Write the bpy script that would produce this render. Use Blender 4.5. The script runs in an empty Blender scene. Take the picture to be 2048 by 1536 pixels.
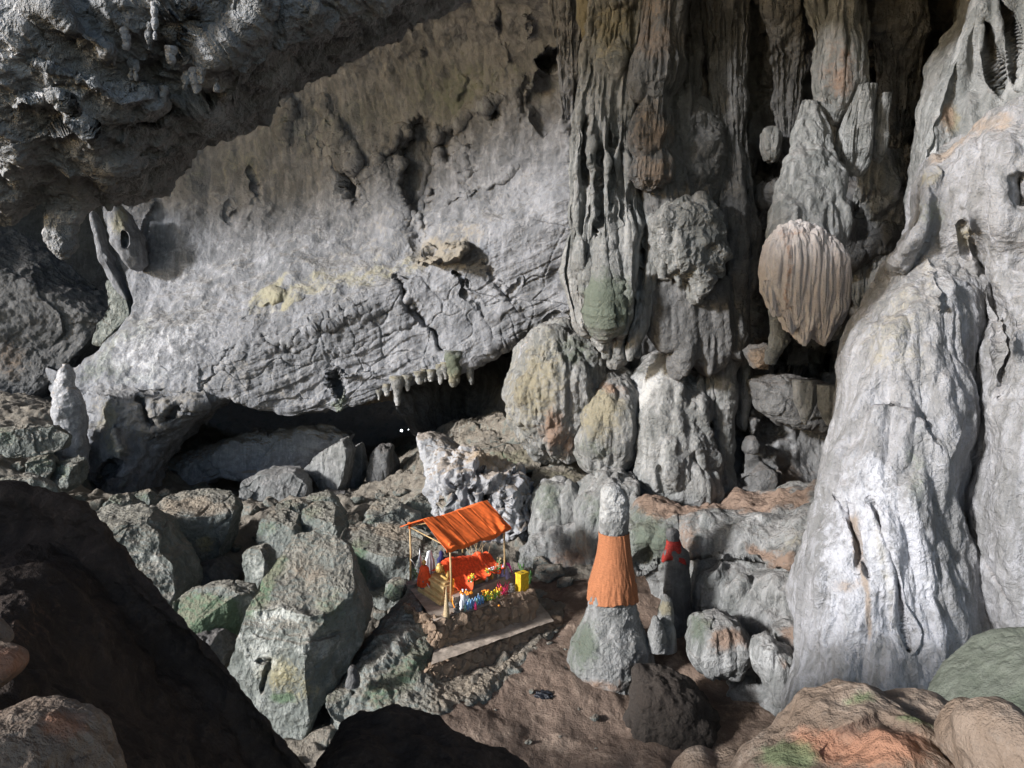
import bpy, math, random
import numpy as np
from mathutils import Vector, Matrix

Q = 1.0                      # mesh density
R = math.radians
S = bpy.context.scene
COL = S.collection

# ---------------------------------------------------------------- camera
PITCH = R(-6.0)
FPX = 1480.0                 # focal length in photograph pixels (2048 wide)
cam_d = bpy.data.cameras.new('camera')
cam = bpy.data.objects.new('camera', cam_d)
COL.objects.link(cam)
cam_d.sensor_width = 36.0
cam_d.lens = 36.0 * FPX / 2048.0
cam_d.clip_start = 0.05
cam_d.clip_end = 400.0
cam.location = (0, 0, 0)
cam.rotation_euler = (R(90) + PITCH, 0, 0)
S.camera = cam

# ---------------------------------------------------------------- daylight from the cave mouth
SUN_AZ, SUN_EL, SUN_ANG, SUN_E = 28.0, 20.0, 6.0, 3.0
SUN_AZ0 = SUN_AZ     # azimuth measured from -X towards -Y
SKY_E = 0.125
EXPOSURE = 1.25
sd = Vector((-math.cos(R(SUN_EL)) * math.cos(R(SUN_AZ)), -math.cos(R(SUN_EL)) * math.sin(R(SUN_AZ)), math.sin(R(SUN_EL))))
W = bpy.data.worlds.new('World')
S.world = W
W.use_nodes = True
wn = W.node_tree.nodes
bg = wn['Background']
sky = wn.new('ShaderNodeTexSky')
sky.sky_type = 'NISHITA'
sky.sun_disc = False
sky.sun_elevation = R(SUN_EL)
sky.sun_rotation = math.atan2(sd.x, sd.y)
W.node_tree.links.new(sky.outputs[0], bg.inputs[0])
bg.inputs[1].default_value = SKY_E
ld = bpy.data.lights.new('sun', 'SUN')
ld.energy = SUN_E
ld.angle = R(SUN_ANG)
ld.color = (0.985, 0.985, 1.0)
lo = bpy.data.objects.new('sun', ld)
COL.objects.link(lo)
lo.rotation_euler = sd.to_track_quat('Z', 'Y').to_euler()
S.view_settings.view_transform = 'Standard'
S.view_settings.look = 'None'
S.view_settings.exposure = EXPOSURE
S.view_settings.gamma = 1.0
S.render.engine = 'CYCLES'
S.cycles.max_bounces = 5
S.cycles.diffuse_bounces = 4
S.cycles.use_denoising = True

# ---------------------------------------------------------------- pixel <-> world
CP, SP = math.cos(PITCH), math.sin(PITCH)
def P(px, py, Y):
    """point on the plane world-Y = Y seen at photograph pixel (px, py)"""
    a = (np.asarray(px, float) - 1024.0) / FPX
    b = (768.0 - np.asarray(py, float)) / FPX
    dy = CP - b * SP
    dz = SP + b * CP
    t = np.asarray(Y, float) / dy
    return np.stack([a * t, np.asarray(Y, float) + 0 * t, dz * t], -1)
def G(px, py, z):
    a = (px - 1024.0) / FPX; b = (768.0 - py) / FPX
    dy = CP - b * SP; dz = SP + b * CP
    t = z / dz
    return Vector((a * t, dy * t, z))
def proj(p):
    x, y, z = p[..., 0], p[..., 1], p[..., 2]
    d = y * CP + z * SP
    v = -y * SP + z * CP
    d = np.maximum(d, 0.05)
    return 1024 + FPX * x / d, 768 - FPX * v / d

# ---------------------------------------------------------------- noise
_rs = np.random.RandomState(7)
_perm = np.tile(_rs.permutation(256).astype(np.int32), 3)
_g = _rs.normal(size=(256, 3)).astype(np.float32)
_g /= np.linalg.norm(_g, axis=1)[:, None]
_rnd = _rs.rand(256, 4).astype(np.float32)
def perlin(p):
    p = np.asarray(p, np.float32)
    i = np.floor(p).astype(np.int32)
    f = p - i
    i &= 255
    u = f * f * f * (f * (f * 6 - 15) + 10)
    out = 0
    for dx in (0, 1):
        a = _perm[i[:, 0] + dx]
        wx = u[:, 0] if dx else 1 - u[:, 0]
        for dy in (0, 1):
            b = _perm[a + i[:, 1] + dy]
            wy = wx * (u[:, 1] if dy else 1 - u[:, 1])
            for dz in (0, 1):
                h = _perm[b + i[:, 2] + dz]
                g = _g[h]
                d = g[:, 0] * (f[:, 0] - dx) + g[:, 1] * (f[:, 1] - dy) + g[:, 2] * (f[:, 2] - dz)
                out = out + d * wy * (u[:, 2] if dz else 1 - u[:, 2])
    return out * 1.6
def fbm(p, octv=4, gain=0.5):
    s = 0; a = 1.0
    for k in range(octv):
        s = s + a * perlin(p * (2.03 ** k) + 17.3 * k)
        a *= gain
    return s
def ridge(p, octv=4, gain=0.55):
    s = 0; a = 1.0
    for k in range(octv):
        s = s + a * (0.35 - np.abs(perlin(p * (2.07 ** k) + 31.7 * k)))
        a *= gain
    return s
def cells(p):
    """nearest and second nearest cell: F1, F2, id, offset from the nearest centre"""
    p = np.asarray(p, np.float32)
    i = np.floor(p).astype(np.int32)
    f = p - i
    n = len(p)
    F1 = np.full(n, 9.0, np.float32); F2 = F1.copy()
    idn = np.zeros(n, np.int32); off = np.zeros((n, 3), np.float32)
    for dx in (-1, 0, 1):
        a = _perm[(i[:, 0] + dx) & 255]
        for dy in (-1, 0, 1):
            b = _perm[(a + i[:, 1] + dy) & 255]
            for dz in (-1, 0, 1):
                h = _perm[(b + i[:, 2] + dz) & 255]
                c = _rnd[h][:, :3] + np.array([dx, dy, dz], np.float32)
                o = f - c
                d = (o * o).sum(1)
                near = d < F1
                F2 = np.where(near, F1, np.minimum(F2, d))
                F1 = np.where(near, d, F1)
                idn = np.where(near, h, idn)
                off = np.where(near[:, None], o, off)
    return np.sqrt(F1), np.sqrt(F2), idn, off

def disp(p, spec, seed=0.0):
    """sum of relief layers in metres at world points p (n,3)"""
    p = (np.asarray(p) + seed * 13.37).astype(np.float32)
    s = np.zeros(len(p), np.float32)
    for L in spec:
        k = L[0]
        if k == 'fbm':      # freq, amp, octaves
            s += L[2] * fbm(p * L[1], L[3])
        elif k == 'ridge':
            s += L[2] * ridge(p * L[1], L[3])
        elif k == 'billow':
            s += L[2] * (np.abs(perlin(p * L[1])) + 0.5 * np.abs(perlin(p * L[1] * 2.1 + 5)) + 0.25 * np.abs(perlin(p * L[1] * 4.3 + 9)) - 0.4)
        elif k == 'flute':  # freq, amp, stretch, sharp : vertical folds
            q = p.copy()
            wv = 0.35 / L[1] * perlin(p * np.array([L[1] * .35, L[1] * .35, L[1] * .22], np.float32))
            q[:, 0] += wv; q[:, 1] += wv * .6
            q = q * np.array([L[1], L[1], L[1] * L[3]], np.float32)
            s += L[2] * (np.abs(perlin(q)) * 1.6 + 0.5 * np.abs(perlin(q * 2.2 + 3.3)) + 0.22 * perlin(q * 4.7 + 3.3) - 0.5)
        elif k == 'facet':  # size, amp : broken angular blocks
            q = p / L[1]
            q = q + 0.18 * perlin(q * 2.0)[:, None]
            F1, F2, h, o = cells(q)
            n = _g[(h * 7 + 13) & 255]
            s += L[2] * ((o * n).sum(1) + 0.6 * (_rnd[h][:, 3] - 0.5))
        elif k == 'crack':
            F1, F2, h, o = cells(p / L[1] + 0.25 * perlin(p / L[1] * 1.7)[:, None])
            s -= L[2] * np.clip(1 - (F2 - F1) / L[3], 0, 1) ** 1.5
        elif k == 'pit':    # size, amp : scalloped hollows with sharp rims
            F1, F2, h, o = cells(p / L[1] + 0.3 * perlin(p / L[1] * 1.3)[:, None])
            s += L[2] * (np.minimum(F1, 0.9) ** 2 - 0.3)
        elif k == 'knob':   # rounded lumps
            F1, F2, h, o = cells(p / L[1])
            s += L[2] * (0.5 - F1 * F1)
        elif k == 'strata': # direction(3), freq, amp
            d = np.array(L[1], np.float32); d /= np.linalg.norm(d)
            t = (p @ d) * L[2] + 0.8 * perlin(p * 0.35) + 0.25 * perlin(p * 1.3)
            ti = np.floor(t); fr = t - ti
            hh = _rnd[(ti.astype(np.int32) * 5 + 3) & 255][:, 3]
            hn = _rnd[(ti.astype(np.int32) * 5 + 8) & 255][:, 3]
            bl = np.clip((fr - 0.8) / 0.2, 0, 1); bl = bl * bl * (3 - 2 * bl)
            m = 0.55 + 0.9 * perlin(p * 0.23 + 4.0)
            s += L[3] * ((hh * (1 - bl) + hn * bl) - 0.5) * np.clip(m, 0.05, 1.3)
    return s

# ---------------------------------------------------------------- hand placed relief and stains
def seg_dist(px, py, pts):
    """distance, side and position along a polyline (pixels)"""
    best = np.full(px.shape, 1e9); side = np.zeros(px.shape); pos = np.zeros(px.shape)
    pts = [tuple(map(float, q)) for q in pts]
    tot = sum(math.dist(pts[i], pts[i + 1]) for i in range(len(pts) - 1)); acc = 0
    for (x0, y0), (x1, y1) in zip(pts[:-1], pts[1:]):
        dx, dy = x1 - x0, y1 - y0
        l2 = dx * dx + dy * dy + 1e-9
        t = np.clip(((px - x0) * dx + (py - y0) * dy) / l2, 0, 1)
        ex = px - (x0 + t * dx); ey = py - (y0 + t * dy)
        d = np.hypot(ex, ey)
        sg = np.sign(dx * ey - dy * ex)
        m = d < best
        best = np.where(m, d, best); side = np.where(m, sg, side)
        pos = np.where(m, (acc + t * math.sqrt(l2)) / tot, pos)
        acc += math.sqrt(l2)
    return best, side, pos
def feats(px, py, F, jit=None):
    """sum of relief features, metres towards the viewer (+) or into the rock (-)"""
    s = np.zeros(px.shape)
    if not F: return s
    if jit is not None:
        px = px + jit[0]; py = py + jit[1]
    for f in F:
        k = f[0]
        if k == 'o':        # ('o', cx, cy, rx, ry, rot, amp, sharp)
            _, cx, cy, rx, ry, rot, amp, sh = f
            c, sn = math.cos(R(rot)), math.sin(R(rot))
            x = (px - cx); y = (py - cy)
            u = (x * c + y * sn) / rx; v = (-x * sn + y * c) / ry
            r = np.sqrt(u * u + v * v)
            s += amp * (np.exp(-r ** sh) if sh <= 2 else np.clip(1.25 - r ** sh, 0, 1) ** .7 * (r < 1.25))
        elif k == 'l':      # ('l', pts, width, amp) groove or ridge, tapering to both ends
            d, sd_, t = seg_dist(px, py, f[1])
            tap = np.clip(np.minimum(t, 1 - t) * 8 + 0.15, 0, 1)
            s += f[3] * np.exp(-(d / (f[2] * (0.4 + 0.6 * tap))) ** 2) * tap
        elif k == 's':      # ('s', pts, width, amp) step: the side to the right of the travel direction is raised, fading over width
            d, sd_, t = seg_dist(px, py, f[1])
            tap = np.clip(np.minimum(t, 1 - t) * 6, 0, 1)
            m = sd_ > 0
            s += np.where(m, f[3] * np.exp(-d / f[2]) * np.clip(d / 4.0, 0, 1), 0) * tap
        elif k == 'p':      # ('p', polygon, amp, soft)
            poly = f[1]
            d, _, _ = seg_dist(px, py, list(poly) + [poly[0]])
            ins = inside(px, py, poly)
            q = np.clip(np.where(ins, d, -d) / f[3] * .5 + .5, 0, 1)
            s += f[2] * q * q * (3 - 2 * q)
    return s
def inside(px, py, poly):
    ins = np.zeros(px.shape, bool)
    n = len(poly); j = n - 1
    for i in range(n):
        xi, yi = poly[i]; xj, yj = poly[j]
        c = ((yi > py) != (yj > py)) & (px < (xj - xi) * (py - yi) / ((yj - yi) + 1e-12) + xi)
        ins ^= c
        j = i
    return ins
def stains(px, py, T, seed=0.0):
    """four stain weights: ochre, moss, white calcite, brown dust"""
    out = np.zeros(px.shape + (4,), np.float32)
    for t in T or []:
        ch, f = t[0], t[1:]
        w = feats(px, py, [f])
        out[..., 'omwb'.index(ch)] += w
    return np.clip(out, 0, 1)

# ---------------------------------------------------------------- mesh output
def tag(o, label=None, cat=None, group=None, kind=None):
    if label: o['label'] = label
    if cat: o['category'] = cat
    if group: o['group'] = group
    if kind: o['kind'] = kind
    return o
def mesh(name, V, F, mat, tint=None, parent=None, loc=None, smooth=True, **tg):
    V = np.asarray(V, np.float32); F = np.asarray(F, np.int32)
    if loc is None:
        loc = (float(V[:, 0].mean()), float(V[:, 1].mean()), float(V[:, 2].min())) if parent is None else (0, 0, 0)
    me = bpy.data.meshes.new(name)
    me.vertices.add(len(V))
    me.vertices.foreach_set('co', (V - np.array(loc, np.float32)).ravel())
    nl = F.shape[1]
    me.loops.add(F.size)
    me.loops.foreach_set('vertex_index', F.ravel())
    me.polygons.add(len(F))
    me.polygons.foreach_set('loop_start', np.arange(len(F), dtype=np.int32) * nl)
    me.polygons.foreach_set('loop_total', np.full(len(F), nl, np.int32))
    me.polygons.foreach_set('use_smooth', np.full(len(F), smooth, bool))
    me.update(calc_edges=True)
    if tint is not None:
        at = me.attributes.new('stain', 'FLOAT_COLOR', 'POINT')
        at.data.foreach_set('color', np.asarray(tint, np.float32).ravel())
    me.materials.append(mat)
    o = bpy.data.objects.new(name, me)
    o.location = loc
    COL.objects.link(o)
    if parent is not None: o.parent = parent
    return tag(o, **tg)
def gridF(nu, nv, wrap=False):
    a = np.arange(nv * nu).reshape(nv, nu)
    if wrap: a = np.concatenate([a, a[:, :1]], 1)
    return np.stack([a[:-1, :-1], a[1:, :-1], a[1:, 1:], a[:-1, 1:]], -1).reshape(-1, 4)
def gnormal(V, wrap=False):
    if wrap:
        du = np.roll(V, -1, 1) - np.roll(V, 1, 1)
    else:
        du = np.gradient(V, axis=1)
    dv = np.gradient(V, axis=0)
    n = np.cross(dv, du)
    return n / (np.linalg.norm(n, axis=-1, keepdims=True) + 1e-9)
def resample(A, n):
    """Catmull-Rom resampling of A along axis 0 to n samples"""
    A = np.asarray(A, float); m = len(A)
    t = np.linspace(0, m - 1, n); i = np.clip(np.floor(t).astype(int), 0, m - 2); f = (t - i)
    f = f.reshape((-1,) + (1,) * (A.ndim - 1))
    g = lambda k: A[np.clip(k, 0, m - 1)]
    p0, p1, p2, p3 = g(i - 1), g(i), g(i + 1), g(i + 2)
    return 0.5 * ((2 * p1) + (-p0 + p2) * f + (2 * p0 - 5 * p1 + 4 * p2 - p3) * f ** 2 + (-p0 + 3 * p1 - 3 * p2 + p3) * f ** 3)

def surf(name, rows, nu, nv, spec, mat, F=None, T=None, seed=0.0, jit=6.0, flip=False, damp=None, zones=(), **tg):
    """rock sheet over a lattice of (px, py, Y)"""
    nu, nv = int(nu * Q), int(nv * Q)
    A = resample(np.array(rows, float), nv)
    A = resample(A.transpose(1, 0, 2), nu).transpose(1, 0, 2)
    px, py, Y = A[..., 0], A[..., 1], A[..., 2]
    B = P(px, py, Y)
    if jit:
        q = B.reshape(-1, 3)
        j1 = (jit * fbm(q * 1.1, 3)).reshape(px.shape); j2 = (jit * fbm(q * 1.1 + 50, 3)).reshape(px.shape)
    else: j1 = j2 = 0
    d = feats(px, py, F, (j1, j2))
    V = B * ((1 - d / np.linalg.norm(B, axis=-1))[..., None])
    N = gnormal(V)
    if flip: N = -N
    h = disp(V.reshape(-1, 3), spec, seed).reshape(px.shape)
    if damp is not None: h = h * damp(px, py)
    for poly, soft, zs in zones:
        m = np.clip(feats(px + j1, py + j2, [('p', poly, 1.0, soft)]), 0, 1)
        k = m > .01; h[k] += disp(V[k], zs, seed + 1) * m[k]
    V = V + N * h[..., None]
    tint = stains(px + 2 * j1, py + 2 * j2, T)
    return mesh(name, V.reshape(-1, 3), gridF(nu, nv), mat, tint.reshape(-1, 4), **tg)

def cubesphere(n):
    n = max(6, int(n * Q)); t = np.linspace(-1, 1, n)
    u, v = np.meshgrid(np.tan(t * math.pi / 4), np.tan(t * math.pi / 4))
    o = np.ones_like(u); Vs = []; Fs = []; k = 0
    for a, b, c in ((o, u, v), (-o, -u, v), (-u, o, v), (u, -o, v), (u, v, o), (-u, v, -o)):
        Vs.append(np.stack([a, b, c], -1).reshape(-1, 3))
        Fs.append(gridF(n, n)[:, ::-1] + k); k += n * n
    V = np.concatenate(Vs); V /= np.linalg.norm(V, axis=1)[:, None]
    F = np.concatenate(Fs)
    key = np.round(V * 1e5).astype(np.int64)
    _, idx, inv = np.unique(key[:, 0] * 10**12 + key[:, 1] * 10**6 + key[:, 2], return_index=True, return_inverse=True)
    return V[idx], inv.ravel()[F]
_cs = {}
def blob(name, outline, Y, thick, n, spec, mat, planes=(), F=None, T=None, seed=0.0, boxy=0.7, jit=4.0, shape=None, lean=0.0, k_smooth=6, **tg):
    """closed rock body whose outline (pixels) is given at depth Y; thick in metres, planes = (nx,ny,nz,h) flat cuts as a share of the size"""
    O = P([q[0] for q in outline], [q[1] for q in outline], Y)[:, [0, 2]]
    x, z = O[:, 0], O[:, 1]
    a = 0.5 * (x * np.roll(z, -1) - np.roll(x, -1) * z); A = a.sum()
    cx = ((x + np.roll(x, -1)) * a * 2).sum() / (6 * A); cz = ((z + np.roll(z, -1)) * a * 2).sum() / (6 * A)
    M = 720
    ang = np.linspace(-math.pi, math.pi, M, endpoint=False)
    dx, dz = np.cos(ang), np.sin(ang)
    rad = np.zeros(M)
    for i in range(len(O)):
        p0 = O[i] - (cx, cz); p1 = O[(i + 1) % len(O)] - (cx, cz)
        e = p1 - p0
        den = dx * e[1] - dz * e[0]; den = np.where(np.abs(den) < 1e-9, 1e-9, den)
        t = (p0[0] * e[1] - p0[1] * e[0]) / den
        s = (p0[0] * dz - p0[1] * dx) / den
        ok = (t > 0) & (s >= -1e-6) & (s <= 1 + 1e-6)
        rad = np.where(ok & (t > rad), t, rad)
    rad = np.where(rad <= 0, rad[rad > 0].mean(), rad)
    ker = k_smooth
    rad = sum(np.roll(rad, k) for k in range(-ker, ker + 1)) / (2 * ker + 1)
    key = int(n * Q)
    if key not in _cs: _cs[key] = cubesphere(n)
    D, Fc = _cs[key]
    phi = np.arctan2(D[:, 2], D[:, 0]); fi = (phi + math.pi) / (2 * math.pi) * M
    i0 = np.floor(fi).astype(int) % M; i1 = (i0 + 1) % M; fr = fi - np.floor(fi)
    rr = rad[i0] * (1 - fr) + rad[i1] * fr
    sn = np.sqrt(D[:, 0] ** 2 + D[:, 2] ** 2); cs = D[:, 1]
    mr = rad.mean(); rr = mr + (rr - mr) * np.clip(sn * 1.15, 0, 1) ** 1.3
    w = sn ** boxy; ww = np.sign(cs) * np.abs(cs) ** boxy
    V = np.stack([np.cos(phi) * rr * w, ww * thick * 0.5, np.sin(phi) * rr * w], -1)
    size = rad.mean()
    for pl in planes:
        nv = np.array(pl[:3], float); nv /= np.linalg.norm(nv)
        hgt = V @ nv - pl[3] * size
        V = V - nv * np.maximum(hgt, 0)[:, None] * 0.93
    if lean:
        V[:, 1] += lean * V[:, 2]
    V = V + (cx, Y, cz)
    px, py = proj(V)
    q = V
    j = jit * fbm(q * 1.1 + 3, 3) if jit else 0
    front = np.clip(-(V[:, 1] - Y) / (thick * .5) * 3 + .9, 0, 1)
    d = feats(px + j, py - j, F) * front if F else np.zeros(len(V))
    V = V * (1 - d / np.linalg.norm(V, axis=1))[:, None]
    N = vnormal(V, Fc)
    V = V + N * disp(V, spec, seed)[:, None]
    tint = stains(px + 3 * j, py - 3 * j, T)
    return mesh(name, V, Fc, mat, tint, **tg)
def vnormal(V, F):
    e1 = V[F[:, 2]] - V[F[:, 0]]; e2 = V[F[:, 3]] - V[F[:, 1]]
    fn = np.cross(e1, e2)
    N = np.zeros_like(V)
    for k in range(4):
        for c in range(3):
            N[:, c] += np.bincount(F[:, k], fn[:, c], len(V))
    return N / (np.linalg.norm(N, axis=1)[:, None] + 1e-12)

def flow(name, prof, Y, ratio, nt, nh, spec, mat, F=None, T=None, seed=0.0, sec=2.0, parent=None, jit=3.0, flt=None, **tg):
    """upright flowstone body; prof = [(py, xl, xr[, Y]), ...] from top to bottom; ratio depth/width; flt=(count, amp, wander) folds"""
    nt, nh = max(8, int(nt * Q)), max(6, int(nh * Q))
    pr = np.array([(q[0], q[1], q[2], q[3] if len(q) > 3 else Y) for q in prof], float)
    # even spacing along the body
    L = np.concatenate([[0], np.cumsum(np.hypot(np.diff(pr[:, 0]), np.diff((pr[:, 1] + pr[:, 2]) / 2)))])
    tt = np.linspace(0, L[-1], max(nh // 3, 24))
    pr = np.stack([np.interp(tt, L, pr[:, k]) for k in range(4)], -1)
    pr = resample(pr, nh)
    Lp = P(pr[:, 1], pr[:, 0], pr[:, 3]); Rp = P(pr[:, 2], pr[:, 0], pr[:, 3])
    c = (Lp + Rp) / 2; a = np.maximum((Rp - Lp)[:, 0] / 2, 0.004)
    th = np.linspace(0, 2 * math.pi, nt, endpoint=False)
    co, si = np.cos(th), np.sin(th)
    ex = 2.0 / sec
    X = np.sign(co) * np.abs(co) ** ex; Yy = np.sign(si) * np.abs(si) ** ex
    rm = 1.0
    if flt:
        zz = np.linspace(0, 1, nh)[:, None]
        cn, am, wd = flt
        pts = np.stack([np.cos(th)[None] * cn * .32 + 0 * zz, np.sin(th)[None] * cn * .32 + 0 * zz, zz * wd + 0 * th[None]], -1).reshape(-1, 3) + seed * 3.1
        f = np.abs(perlin(pts)) * 1.7 + .45 * np.abs(perlin(pts * 2.3 + 7))
        rm = 1 + am * (f.reshape(nh, nt) - .5)
    V = np.stack([c[:, 0][:, None] + a[:, None] * X[None] * rm, c[:, 1][:, None] + ratio * a[:, None] * Yy[None] * rm, c[:, 2][:, None] + 0 * th[None]], -1)
    N = gnormal(V, True)
    out = V - c[:, None, :]
    if (N * out).sum() < 0: N = -N
    px, py = proj(V)
    d = 0
    if F:
        j = jit * fbm(V.reshape(-1, 3) * 1.3, 3).reshape(px.shape)
        d = feats(px + j, py - j, F) * np.clip(-Yy[None] * 3 + .6, 0, 1)
    h = disp(V.reshape(-1, 3), spec, seed).reshape(nh, nt)
    endf = np.clip(a / (0.25 * a.max() + 1e-6), 0, 1)[:, None]
    V = V + N * ((h * endf + d)[..., None])
    tint = stains(px, py, T).reshape(-1, 4)
    V = V.reshape(-1, 3); Fq = gridF(nt, nh, True)
    # caps
    k = len(V)
    top = V[:nt].mean(0); bot = V[-nt:].mean(0)
    V = np.concatenate([V, [top, bot]])
    i = np.arange(nt); j2 = (i + 1) % nt
    Ft = np.stack([i, j2, np.full(nt, k), np.full(nt, k)], -1)
    Fb = np.stack([k - nt + j2, k - nt + i, np.full(nt, k + 1), np.full(nt, k + 1)], -1)
    tint = np.concatenate([tint, tint[:1], tint[-1:]])
    o = mesh_caps(name, V, Fq, Ft[:, :3], Fb[:, :3], mat, tint, parent, **tg)
    return o
def mesh_caps(name, V, Fq, Ft, Fb, mat, tint, parent, **tg):
    loc = np.array((V[:, 0].mean(), V[:, 1].mean(), V[:, 2].min()) if parent is None else (0, 0, 0))
    me = bpy.data.meshes.new(name)
    me.vertices.add(len(V)); me.vertices.foreach_set('co', (V - loc).astype(np.float32).ravel())
    idx = np.concatenate([Fq.ravel(), Ft.ravel(), Fb.ravel()]).astype(np.int32)
    tot = np.concatenate([np.full(len(Fq), 4), np.full(len(Ft) + len(Fb), 3)]).astype(np.int32)
    st = np.concatenate([[0], np.cumsum(tot)[:-1]]).astype(np.int32)
    me.loops.add(len(idx)); me.loops.foreach_set('vertex_index', idx)
    me.polygons.add(len(tot)); me.polygons.foreach_set('loop_start', st); me.polygons.foreach_set('loop_total', tot)
    me.polygons.foreach_set('use_smooth', np.full(len(tot), True, bool))
    me.update(calc_edges=True); me.validate()
    if tint is not None:
        at = me.attributes.new('stain', 'FLOAT_COLOR', 'POINT'); at.data.foreach_set('color', np.asarray(tint, np.float32).ravel())
    me.materials.append(mat)
    o = bpy.data.objects.new(name, me); o.location = loc; COL.objects.link(o)
    if parent is not None: o.parent = parent
    return tag(o, **tg)

# ---------------------------------------------------------------- materials
class NT:
    def __init__(s, name):
        s.m = bpy.data.materials.new(name); s.m.use_nodes = True
        s.t = s.m.node_tree; s.n = s.t.nodes; s.b = s.n['Principled BSDF']
    def new(s, ty, **kw):
        nd = s.n.new(ty)
        for k, v in kw.items(): setattr(nd, k, v)
        return nd
    def link(s, a, b): s.t.links.new(a, b)
    def val(s, a, b):
        if isinstance(a, (int, float)): b.default_value = a
        elif isinstance(a, tuple): b.default_value = a if len(a) == 4 else a + (1,)
        else: s.link(a, b)
    def math(s, op, a, b=0.0, clamp=False):
        nd = s.new('ShaderNodeMath', operation=op, use_clamp=clamp)
        s.val(a, nd.inputs[0]); s.val(b, nd.inputs[1]); return nd.outputs[0]
    def mix(s, f, a, b):
        nd = s.new('ShaderNodeMix', data_type='RGBA')
        s.val(f, nd.inputs[0]); s.val(a, nd.inputs[6]); s.val(b, nd.inputs[7]); return nd.outputs[2]
    def ramp(s, f, lo, hi):
        nd = s.new('ShaderNodeMapRange', interpolation_type='SMOOTHSTEP')
        s.val(f, nd.inputs[0]); nd.inputs[1].default_value = lo; nd.inputs[2].default_value = hi
        return nd.outputs[0]
    def noise(s, vec, scale, detail=4, rough=.6, dist=0.0, mapping=None):
        nd = s.new('ShaderNodeTexNoise'); nd.inputs['Scale'].default_value = scale
        nd.inputs['Detail'].default_value = detail; nd.inputs['Roughness'].default_value = rough
        nd.inputs['Distortion'].default_value = dist
        if mapping:
            mp = s.new('ShaderNodeMapping'); mp.inputs['Scale'].default_value = mapping
            s.link(vec, mp.inputs[0]); vec = mp.outputs[0]
        s.link(vec, nd.inputs['Vector']); return nd.outputs[0]
    def vor(s, vec, scale, feature='F1'):
        nd = s.new('ShaderNodeTexVoronoi', feature=feature); nd.inputs['Scale'].default_value = scale
        s.link(vec, nd.inputs['Vector']); return nd.outputs[0]
def rockmat(name, c1, c2, pale, k=1.0, streak=0.0, dust=0.0, dustcol=(.20, .135, .09), bump=1.0, rough=.88, moss=(.085, .12, .06), ochre=(.30, .23, .11), palef=.5, pits=0.0):
    """limestone: two greys in clouds, pale mottling, stains read from the mesh, dust on level faces; k scales the grain (1 = seen from 30 m)"""
    t = NT(name)
    pos = t.new('ShaderNodeNewGeometry')
    vec = pos.outputs['Position']
    big = t.noise(vec, .35 * k, 5, .62, .6)
    mid = t.noise(vec, 1.7 * k, 5, .66, .4)
    fin = t.noise(vec, 6.5 * k, 4, .7)
    col = t.mix(t.ramp(t.math('ADD', t.math('MULTIPLY', big, .6), t.math('MULTIPLY', mid, .4)), .4, .62), c1, c2)
    pm = t.math('MULTIPLY', t.ramp(t.math('ADD', t.math('MULTIPLY', mid, .55), t.math('MULTIPLY', fin, .45)), .50, .64), palef)
    col = t.mix(pm, col, pale)
    col = t.mix(t.math('MULTIPLY', t.ramp(fin, .56, .72), .55), col, tuple(x * .45 for x in c1))
    if streak:
        st = t.noise(vec, 1.0, 4, .6, .3, (3.2 * k, 3.2 * k, .25 * k))
        col = t.mix(t.math('MULTIPLY', t.ramp(st, .47, .66), streak), col, tuple(x * 1.0 for x in pale))
        st2 = t.noise(vec, 1.0, 4, .6, .3, (2.3 * k, 2.3 * k, .2 * k))
        col = t.mix(t.math('MULTIPLY', t.ramp(st2, .52, .7), streak * .7), col, tuple(x * .5 for x in c1))
    at = t.new('ShaderNodeAttribute', attribute_name='stain')
    sp = t.new('ShaderNodeSeparateColor'); t.link(at.outputs['Color'], sp.inputs[0])
    brk = t.math('ADD', t.math('MULTIPLY', mid, .7), t.math('MULTIPLY', fin, .5))
    def st_mask(w, lo=.15, hi=.55):
        return t.ramp(t.math('SUBTRACT', t.math('ADD', w, t.math('MULTIPLY', t.math('SUBTRACT', brk, .6), 1.5)), 0.0), lo + .1, hi + .2)
    def gated(w):
        return t.math('MULTIPLY', st_mask(w), t.ramp(w, 0.02, .22))
    col = t.mix(t.math('MULTIPLY', gated(sp.outputs[0]), .85), col, ochre)
    col = t.mix(t.math('MULTIPLY', gated(sp.outputs[1]), .85), col, moss)
    col = t.mix(t.math('MULTIPLY', gated(sp.outputs[2]), .9), col, tuple(min(1, x * 1.25) for x in pale))
    col = t.mix(t.math('MULTIPLY', gated(at.outputs['Alpha']), .9), col, dustcol)
    if dust:
        sn = t.new('ShaderNodeSeparateXYZ'); t.link(pos.outputs['Normal'], sn.inputs[0])
        up = t.ramp(t.math('ADD', sn.outputs[2], t.math('MULTIPLY', t.math('SUBTRACT', mid, .5), .9)), .52, .82)
        col = t.mix(t.math('MULTIPLY', up, dust), col, dustcol)
    t.link(col, t.b.inputs['Base Color'])
    t.b.inputs['Roughness'].default_value = rough
    t.b.inputs['Specular IOR Level'].default_value = .25
    h = t.math('ADD', t.math('MULTIPLY', mid, .5), t.math('MULTIPLY', fin, .22))
    h = t.math('ADD', h, t.math('MULTIPLY', t.noise(vec, 19 * k, 3, .7), .10))
    if pits: h = t.math('ADD', h, t.math('MULTIPLY', t.vor(vec, 5 * k), pits * .3))
    bp = t.new('ShaderNodeBump'); bp.inputs['Strength'].default_value = 1.0; bp.inputs['Distance'].default_value = .45 / k * bump
    t.link(h, bp.inputs['Height']); t.link(bp.outputs[0], t.b.inputs['Normal'])
    return t.m
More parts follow.
